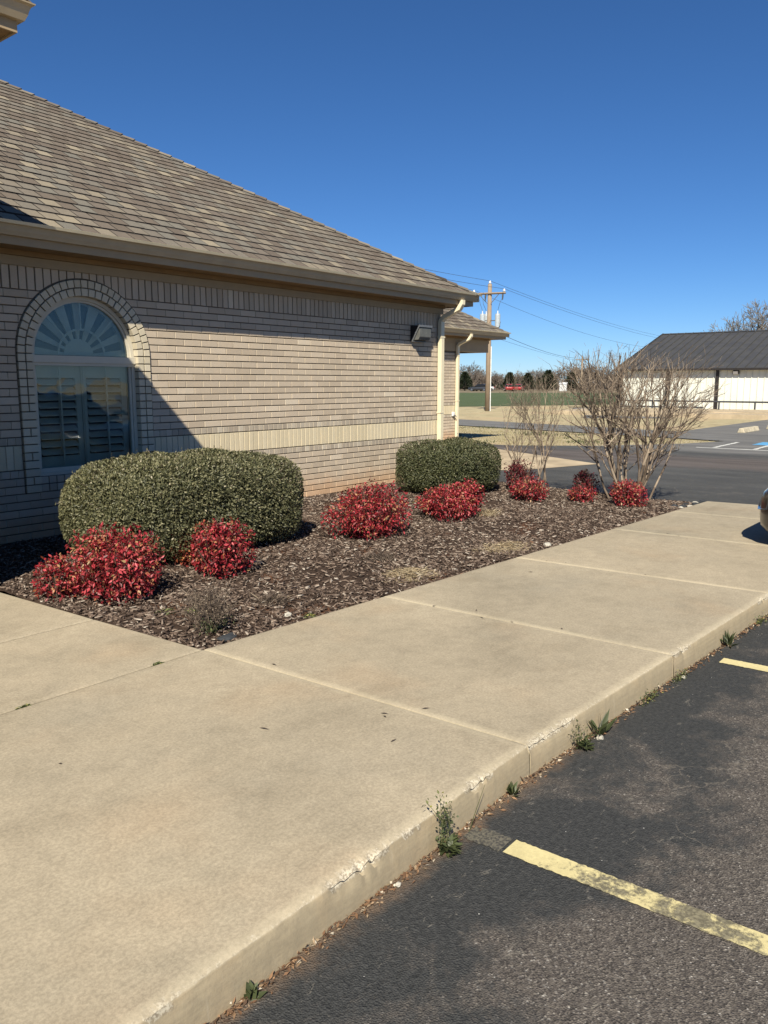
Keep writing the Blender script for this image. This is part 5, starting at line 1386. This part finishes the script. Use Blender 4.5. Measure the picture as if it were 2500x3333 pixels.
# ---- metal building
mb = empty('metal_building', (50.5, 4, .05)); tag(mb, 'cream metal-sided building with dark standing seam roof', 'building')
MX, MY0, MY1, MZ0, MZ1 = 50.5, -14.0, 13.0, .05, 2.50
g = G(); g.box(MX, MX + 15.4, MY0, MY1, MZ0, MZ1); inv_parent(g.obj('wall', M['metal_siding']), mb)
# ribbed panels
y = MY1; k = 0
while y > MY0 + .3:
    g = G(); g.box(MX - .012, MX, y - .355, y - .005, MZ0 + .02, MZ1 - .14); o = inv_parent(g.obj('siding_panel', M['metal_siding']), mb)
    g = G(); g.box(MX - .055, MX - .0125, y - .05, y - .006, MZ0 + .02, MZ1 - .14); inv_parent(g.obj('rib', M['metal_siding']), o)
    y -= .36; k += 1
for yy in (12.95, 9.95, 6.98, 3.55, .5, -4):
    g = G(); g.box(MX - .12, MX - .056, yy - .09, yy + .09, MZ0, MZ1 - .1); inv_parent(g.obj('corner_trim' if yy == 12.95 else 'downspout', M['dark_trim']), mb)
XR, ZR = 58.3, 5.05
g = G(); ex = MX - .35
V = [(ex, MY1 + .25, 2.46), (ex, MY0, 2.46), (XR, MY0, ZR), (XR, MY1 + .25, ZR), (XR + 8.1, MY0, 2.46), (XR + 8.1, MY1 + .25, 2.46)]
V += [(v[0], v[1], v[2] - .06) for v in V]
g.add(V, [(0, 3, 2, 1), (3, 5, 4, 2), (6, 7, 8, 9), (9, 8, 10, 11), (0, 6, 9, 3), (3, 9, 11, 5), (0, 1, 7, 6), (1, 2, 8, 7)])
rf = inv_parent(g.obj('roof', M['metal_roof']), mb)
g = G(); g.poly([(MX, MY1, MZ1 - .1), (MX + 15.4, MY1, MZ1 - .1), (XR, MY1, ZR - .1)]); inv_parent(g.obj('gable', M['metal_siding']), mb)
y = MY1 + .2; sd = np.array([XR - ex, 0, ZR - 2.46]); 
while y > MY0:
    g = G(); g.prism([(ex - .005, y - .022, 2.462), (ex - .005, y + .022, 2.462), (ex - .005, y + .012, 2.53), (ex - .005, y - .012, 2.53)], tuple(sd)); inv_parent(g.obj('seam', M['metal_roof']), rf); y -= .52
g = G(); g.box(ex - .09, ex - .006, MY0, MY1 + .25, 2.36, 2.48); inv_parent(g.obj('gutter', M['dark_trim']), mb)
g = G(); g.box(ex, MX - .001, MY0, MY1 + .2, 2.38, 2.40); inv_parent(g.obj('soffit', M['dark_trim']), mb)
g = G(); g.prism([(XR - .18, MY1 + .3, ZR - .02), (XR, MY1 + .3, ZR + .05), (XR + .18, MY1 + .3, ZR - .02)], (0, MY0 - MY1, 0)); inv_parent(g.obj('ridge_cap', M['metal_roof']), rf)
g = G(); g.prism([(ex - .03, MY1 + .26, 2.40), (ex - .03, MY1 + .26, 2.52), (XR, MY1 + .26, ZR + .06), (XR, MY1 + .26, ZR - .06)], (0, .05, 0)); inv_parent(g.obj('rake_trim', M['dark_trim']), rf)
fl = empty('flood_lamp', (MX - .1, 5.9, 2.2)); tag(fl, 'small dark wall lamp under the eave of the metal building', 'wall lamp')
g = G(); g.prism([(MX - .04, 5.75, 2.12), (MX - .16, 5.75, 2.12), (MX - .26, 5.75, 2.30), (MX - .04, 5.75, 2.34)], (0, .36, 0)); inv_parent(g.obj('housing', M['black_metal']), fl)
g = G(); g.prism([(MX - .168, 5.79, 2.13), (MX - .262, 5.79, 2.295), (MX - .275, 5.79, 2.285), (MX - .18, 5.79, 2.12)], (0, .28, 0)); inv_parent(g.obj('lens', M['white_plastic']), fl)
ap = G(); ap.box(42.6, MX + 16, -14.4, 13.8, -.3, .05); ap.box(44.6, 49.6, -14.4, 5.6, .05, .10)
tag(ap.obj('concrete_apron', M['apron_concrete']), 'raised tan concrete apron in front of the metal building', 'apron', kind='structure')
rail = empty('pipe_rail', (49.2, 2, .1)); tag(rail, 'low dark pipe rail in front of the metal building', 'railing')
zb_ = .06
g = G(); g.tube([(49.8, 12.8, .52), (49.8, -13, .52)], .05, 8); inv_parent(g.obj('top_rail', M['pipe_rail']), rail)
g = G(); g.tube([(49.8, 12.8, .16), (49.8, 7.5, .16)], .05, 8); inv_parent(g.obj('bottom_rail', M['pipe_rail']), rail)
yy = 12.6
while yy > -13:
    g = G(); g.tube([(49.8, yy, .05), (49.8, yy, .5)], .05, 8); inv_parent(g.obj('post', M['pipe_rail']), rail); yy -= 2.0
for i, (x, y0, lab) in enumerate(((31.3, .08, 'long concrete wheel stop at the far right, nearer the shrub'), (34.5, -.1, 'concrete wheel stop at the right edge beyond the first'))):
    ws = G(); ws.prism([(x - 1.0, y0 - .13, -.145), (x - 1.0, y0 - .07, .02), (x - 1.0, y0 + .07, .02), (x - 1.0, y0 + .13, -.145)], (2.0, 0, 0))
    o = ws.obj('wheel_stop', M['stop_concrete']); bevel_mesh(o.data, .02); tag(o, lab, 'wheel stop', 'concrete wheel stops')

# ---- utility poles and wires
PX, PY = 44.72, 19.43
up = empty('utility_pole', (PX, PY, -.17)); tag(up, 'wooden utility pole with crossarm and grey transformers', 'utility pole')
g = G(); g.tube([(PX, PY, -.3), (PX, PY, 3.5), (PX, PY, 7.75)], [.17, .155, .125], 14, .4); inv_parent(g.obj('shaft', M['pole_wood'], None, True), up)
pd = Vector((.30, -.95, 0)).normalized()      # crossarm direction, across the line
def pt(s, z, out=0.0): return (PX + pd.x * s - .95 * out, PY + pd.y * s - .30 * out, z)
g = G(); g.tube([pt(-1.05, 7.15, .16), pt(1.05, 7.15, .16)], .065, 4, .3); inv_parent(g.obj('crossarm', M['pole_wood']), up)
for s in (-1, 1):
    g = G(); g.tube([pt(s * .62, 7.10, .16), pt(s * .12, 6.55, .14)], .022, 4, .3); inv_parent(g.obj('brace', M['grey_metal']), up)
for s, z in ((-.98, 7.2), (.95, 7.2), (0, 7.74)):
    g = G(); g.tube([pt(s, z, .16 if s else 0), pt(s, z + .06, .16 if s else 0), pt(s, z + .10, .16 if s else 0), pt(s, z + .2, .16 if s else 0)], [.03, .08, .08, .05], 10); inv_parent(g.obj('insulator', M['porcelain']), up)
for s in (-.75, -.22, .88):
    g = G(); g.tube([pt(s, 7.08, .2), pt(s, 6.95, .22), pt(s, 6.72, .26)], [.05, .055, .03], 8); inv_parent(g.obj('cutout_fuse', M['wire']), up)
for s, o_ in ((-.40, .18), (-.25, -.20), (.55, .05)):
    g = G(); c0 = pt(s, 0, o_)
    g.tube([(c0[0], c0[1], 5.05), (c0[0], c0[1], 5.08), (c0[0], c0[1], 5.82), (c0[0], c0[1], 5.90), (c0[0], c0[1], 5.93)], [.12, .165, .165, .15, .06], 16); tr = inv_parent(g.obj('transformer', M['transformer'], None, False), up)
    g = G(); g.tube([(c0[0], c0[1], 5.92), (c0[0], c0[1], 6.10)], [.045, .03], 8); inv_parent(g.obj('bushing', M['porcelain']), tr)
    g = G(); g.tube([(c0[0], c0[1], 5.5), (PX, PY, 5.5)], .03, 4); inv_parent(g.obj('bracket', M['grey_metal']), tr)
    g = G(); g.tube([(c0[0], c0[1], 6.1), pt(s * 1.3, 6.5, .3), pt(s * 1.5, 6.8, .24)], .012, 4); inv_parent(g.obj('jumper', M['wire']), tr)
g = G(); g.tube([pt(-.4, 5.1, .4), pt(-.3, 4.75, .2), pt(.1, 4.62, .2), pt(.6, 4.7, .3), pt(.78, 5.4, .2)], .014, 4); inv_parent(g.obj('drop_cable', M['wire']), up)
g = G(); g.tube([pt(.18, -.2, .02), pt(.17, 3.9, .02)], .03, 6); inv_parent(g.obj('conduit', M['white_plastic']), up)
def far_pole(x, y, h, label):
    r_ = empty('utility_pole', (x, y, -.17)); tag(r_, label, 'utility pole')
    g = G(); g.tube([(x, y, -.3), (x, y, h)], [.17, .12], 10, .5); inv_parent(g.obj('shaft', M['pole_wood'], None, True), r_)
    g = G(); g.tube([(x + .3, y - 1.0, h - .5), (x - .3, y + 1.0, h - .5)], .06, 4, .4); inv_parent(g.obj('crossarm', M['pole_wood']), r_)
far_pole(114.6, 45.8, 5.6, 'farther plain pole standing behind the bare shrubs')
far_pole(125, 30.7, 7.6, 'distant pole behind the metal building')
far_pole(149.5, 91.5, 4.6, 'thin distant pole at the leftmost evergreen')
def wire(p0, p1, sag, label, rad=.0095):
    pts = []
    for i in range(25):
        t = i / 24; q = np.array(p0) * (1 - t) + np.array(p1) * t; q[2] -= sag * 4 * t * (1 - t); pts.append(tuple(q))
    g = G(); g.tube(pts, rad, 4); tag(g.obj('power_line', M['wire']), label, 'wire', 'overhead lines')
wire(pt(0, 7.94), (125, 30.7, 7.7), .9, 'topmost overhead wire running right from the pole top')
wire(pt(.95, 7.4, .16), (125.3, 29.7, 7.2), .9, 'overhead wire from the right end of the crossarm')
wire(pt(-.98, 7.4, .16), (124.7, 31.7, 7.2), 1.7, 'overhead wire sagging right from the left end of the crossarm')
wire(pt(.1, 4.95), (114.6, 45.8, 5.3), .5, 'lower overhead cable running right to the farther pole', .016)
wire(pt(.1, 4.55), (114.6, 45.8, 4.9), .25, 'lowest thin overhead cable to the farther pole', .009)
for s, z, lab in ((0, 7.94, 'top overhead wire running left behind the roof'), (.95, 7.4, 'overhead wire running left from the right crossarm end'), (-.98, 7.4, 'overhead wire running left from the left crossarm end')):
    wire(pt(s, z, .16 if s else 0), (-12 + s * .3, 11.5 - s, z), .6, lab)

# ---- trees
def tree_segs(seed, H, trunk, maxl, spread, n0, up=.1, side=.55):
    r = np.random.default_rng(seed); S = []
    base = np.zeros(3); q = base.copy(); d = np.array([r.normal(0, .05), r.normal(0, .05), 1.0])
    h0 = H * .22
    S.append((np.array([0, 0, -.3]), np.array([0, 0, h0]), trunk * 1.15, trunk)); q = np.array([0, 0, h0])
    for i in range(n0):
        an = 6.28 * i / n0 + r.normal(0, .3); fl = r.uniform(.15, 1.0)
        dd = np.array([math.cos(an) * fl, math.sin(an) * fl, 1.0]); dd /= np.linalg.norm(dd)
        grow(r, S, q + np.array([0, 0, r.uniform(-.1, .05) * H]), dd, H * r.uniform(.26, .36), trunk * .55, 1, maxl, spread, (2, 3), up, 4, side, .7)
    return S, r
TREE = {}
def proto(key, seed, H, trunk, maxl, spread, n0, mat, minr, side=.55):
    S, r = tree_segs(seed, H, trunk, maxl, spread, n0, .1, side)
    A = [s for s in S if s[2] > trunk * .16]; Bs = [s for s in S if s[2] <= trunk * .16]
    def mk(nm, L, k):
        P0 = np.array([s[0] for s in L]); P1 = np.array([s[1] for s in L]); R0 = np.maximum(np.array([s[2] for s in L]), minr); R1 = np.maximum(np.array([s[3] for s in L]), minr * .8)
        me = segs_mesh(nm, P0, P1, R0, R1, k, r.random(len(L))); me.materials.append(mat); return me
    TREE[key] = (mk('trunk', A, 6), mk('crown', Bs, 3)); print(key, len(A), len(Bs))
proto('a', 201, 7.6, .20, 4, .42, 8, M['tree_bark'], .04, .95)
proto('b', 202, 7.0, .18, 4, .50, 9, M['tree_bark'], .04, .95)
proto('c', 203, 7.2, .18, 4, .38, 9, M['tree_bark_grey'], .032, .95)
proto('big', 204, 10.4, .26, 5, .42, 9, M['tree_bark_grey'], .024, .95)
def bare_tree(key, x, y, s, rz_, label, z=-.175, sx=1.0, group='bare trees beyond the field'):
    root = empty('bare_tree', (x, y, z), rz_); root.scale = (s * sx, s * sx, s); tag(root, label, 'tree', group)
    for nm, me in zip(('trunk', 'crown'), TREE[key]):
        o = bpy.data.objects.new(nm, me); COL.objects.link(o); o.parent = root; o.matrix_parent_inverse = Matrix.Identity(4)
def cp(x_disp, depth):
    """ground point on a sight line (design table from the survey of the photograph)"""
    th = R(38.789); f = 1734.0; rt = (x_disp - 829.5) / f * depth * 1.0
    return (math.cos(th) * depth + math.sin(th) * rt, -7.976 + math.sin(th) * depth - math.cos(th) * rt)
bt = [(1010, 205, .95, 'c', 'tall grey bare tree at the left end of the far tree line'), (1032, 212, .80, 'c', 'grey bare tree second from the left in the far tree line'), (1024, 196, .62, 'a', 'brown bare tree behind the dark far car'), (1046, 198, .58, 'b', 'brown bare tree just left of the utility pole'),
      (1068, 200, .66, 'b', 'brown bare tree just right of the utility pole'), (1082, 205, .60, 'a', 'low brown bare tree right of the utility pole'), (1112, 206, .68, 'b', 'brown bare tree between two small evergreens'), (1128, 208, .64, 'a', 'brown bare tree behind the second evergreen'),
      (1152, 206, .76, 'c', 'greyish bare tree right of the third evergreen'), (1170, 210, .72, 'c', 'greyish bare tree behind the slender bare shrub'), (1196, 207, .70, 'a', 'brown bare tree behind the tops of the slender shrub'), (1216, 203, .85, 'b', 'brown bare tree at the left of the dense brown clump'),
      (1238, 202, .96, 'a', 'tallest brown bare tree of the dense clump'), (1262, 204, .92, 'b', 'wide brown bare tree of the dense clump'), (1286, 203, .86, 'a', 'brown bare tree of the clump behind the large shrub'), (1308, 205, .80, 'b', 'brown bare tree behind the large bare shrub'),
      (1332, 206, .72, 'a', 'brown bare tree left of the metal building'), (1356, 208, .68, 'b', 'rightmost far bare tree beside the metal building'), (985, 203, .8, 'b', 'bare tree beside the far downspout'), (1250, 214, .8, 'c', 'grey bare tree behind the dense brown clump')]
for i, (xd, dep, s, key, lab) in enumerate(bt):
    x, y = cp(xd, dep); bare_tree(key, x, y, s * 1.08, i * 1.7, lab, sx=1.1)
x, y = cp(1628, 88); bare_tree('big', x, y, 1.0, .6, 'large grey bare tree rising behind the metal building', sx=.92, group='bare trees behind the metal building')
x, y = cp(1668, 92); bare_tree('big', x, y, 1.0, 2.9, 'second large bare tree behind the metal building at the right edge', sx=.9, group='bare trees behind the metal building')
x, y = cp(1566, 100); bare_tree('c', x, y, .78, 1.1, 'small bare treetop just over the metal roof ridge', group='bare trees behind the metal building')
def evergreen_mesh(seed, H, rad, n=2600):
    r = np.random.default_rng(seed); z = r.random(n) ** .85
    prof = np.where(z < .12, z / .12 * .8 + .2, 1.0) * (1 - z) ** .82 + .03
    an = r.uniform(0, 6.28, n); lob = 1 + .28 * np.sin(an * 3 + z * 9 + seed) + .15 * np.sin(an * 5 - z * 14)
    q = rad * prof * lob * r.random(n) ** .28
    P = np.stack([np.cos(an) * q, np.sin(an) * q, H * (.10 + .9 * z)], 1)
    D = np.stack([np.cos(an), np.sin(an), r.uniform(-.3, .7, n)], 1) + r.normal(0, .35, (n, 3))
    return leaf_mesh('crown', P, D, r.normal(size=(n, 3)) + [0, 0, 1], r.uniform(.3, .62, n) * H / 5, r.uniform(.14, .3, n) * H / 5, np.clip(r.random(n) * .6 + .4 * z * r.random(n), 0, 1))
EV = [evergreen_mesh(301 + i, 5.0, 1.75) for i in range(2)]
g = G(); g.tube([(0, 0, -.3), (0, 0, 3.5)], [.17, .06], 8, .3); EVT = g.mesh('trunk', True); EVT.materials.append(M['tree_bark'])
for me in EV: me.materials.append(M['evergreen'])
ev = [(1002, 190, .98, 'leftmost dark evergreen, beside the far downspout'), (1098, 190, .96, 'dark evergreen right of the utility pole'), (1136, 190, .93, 'dark evergreen second right of the utility pole'), (1180, 190, 1.08, 'tallest dark evergreen, behind the slender bare shrub'), (1229, 190, .96, 'dark evergreen in front of the dense brown trees'), (1062, 215, .8, 'small evergreen just behind the utility pole'), (1160, 200, .7, 'small low evergreen between two larger ones')]
for i, (xd, dep, s, lab) in enumerate(ev):
    x, y = cp(xd, dep); root = empty('evergreen_tree', (x, y, -.175), i * 2.1); root.scale = (s * 1.1, s * 1.1, s * .86); tag(root, lab, 'tree', 'evergreens beyond the field')
    for nm, me in (('crown', EV[i % 2]), ('trunk', EVT)):
        o = bpy.data.objects.new(nm, me); COL.objects.link(o); o.parent = root; o.matrix_parent_inverse = Matrix.Identity(4)
# a low hazy hedgerow closes the gaps under the trees
r = np.random.default_rng(401); n = 16000
xd = r.uniform(960, 1400, n); dep = r.uniform(222, 240, n)
pts = np.array([cp(a, b) for a, b in zip(xd, dep)]); hgt = r.random(n) ** 1.3 * (2.6 + 1.2 * np.sin(xd * .05) + .8 * np.sin(xd * .13))
P0 = np.stack([pts[:, 0], pts[:, 1], hgt - .3], 1); P1 = P0 + np.stack([r.normal(0, .35, n), r.normal(0, .35, n), r.uniform(.3, 1.1, n)], 1)
o = link('hedgerow', segs_mesh('hedgerow', P0, P1, np.full(n, .07), np.full(n, .04), 3, r.random(n)), M['tree_bark']); tag(o, 'hazy brown thicket along the foot of the far trees', 'thicket', kind='stuff')
# small white shed far across the field
x, y = cp(1212, 182); sh = empty('far_shed', (x, y, -.175), .4); tag(sh, 'small white shed far across the field', 'shed')
g = G(); g.box(-.9, .9, -.8, .8, 0, 1.5); o = g.obj('wall', M['white_car']); o.parent = sh
g = G(); g.prism([(-1, -.9, 1.5), (1, -.9, 1.5), (0, -.9, 2.0)], (0, 1.8, 0)); o = g.obj('roof', M['white_car']); o.parent = sh
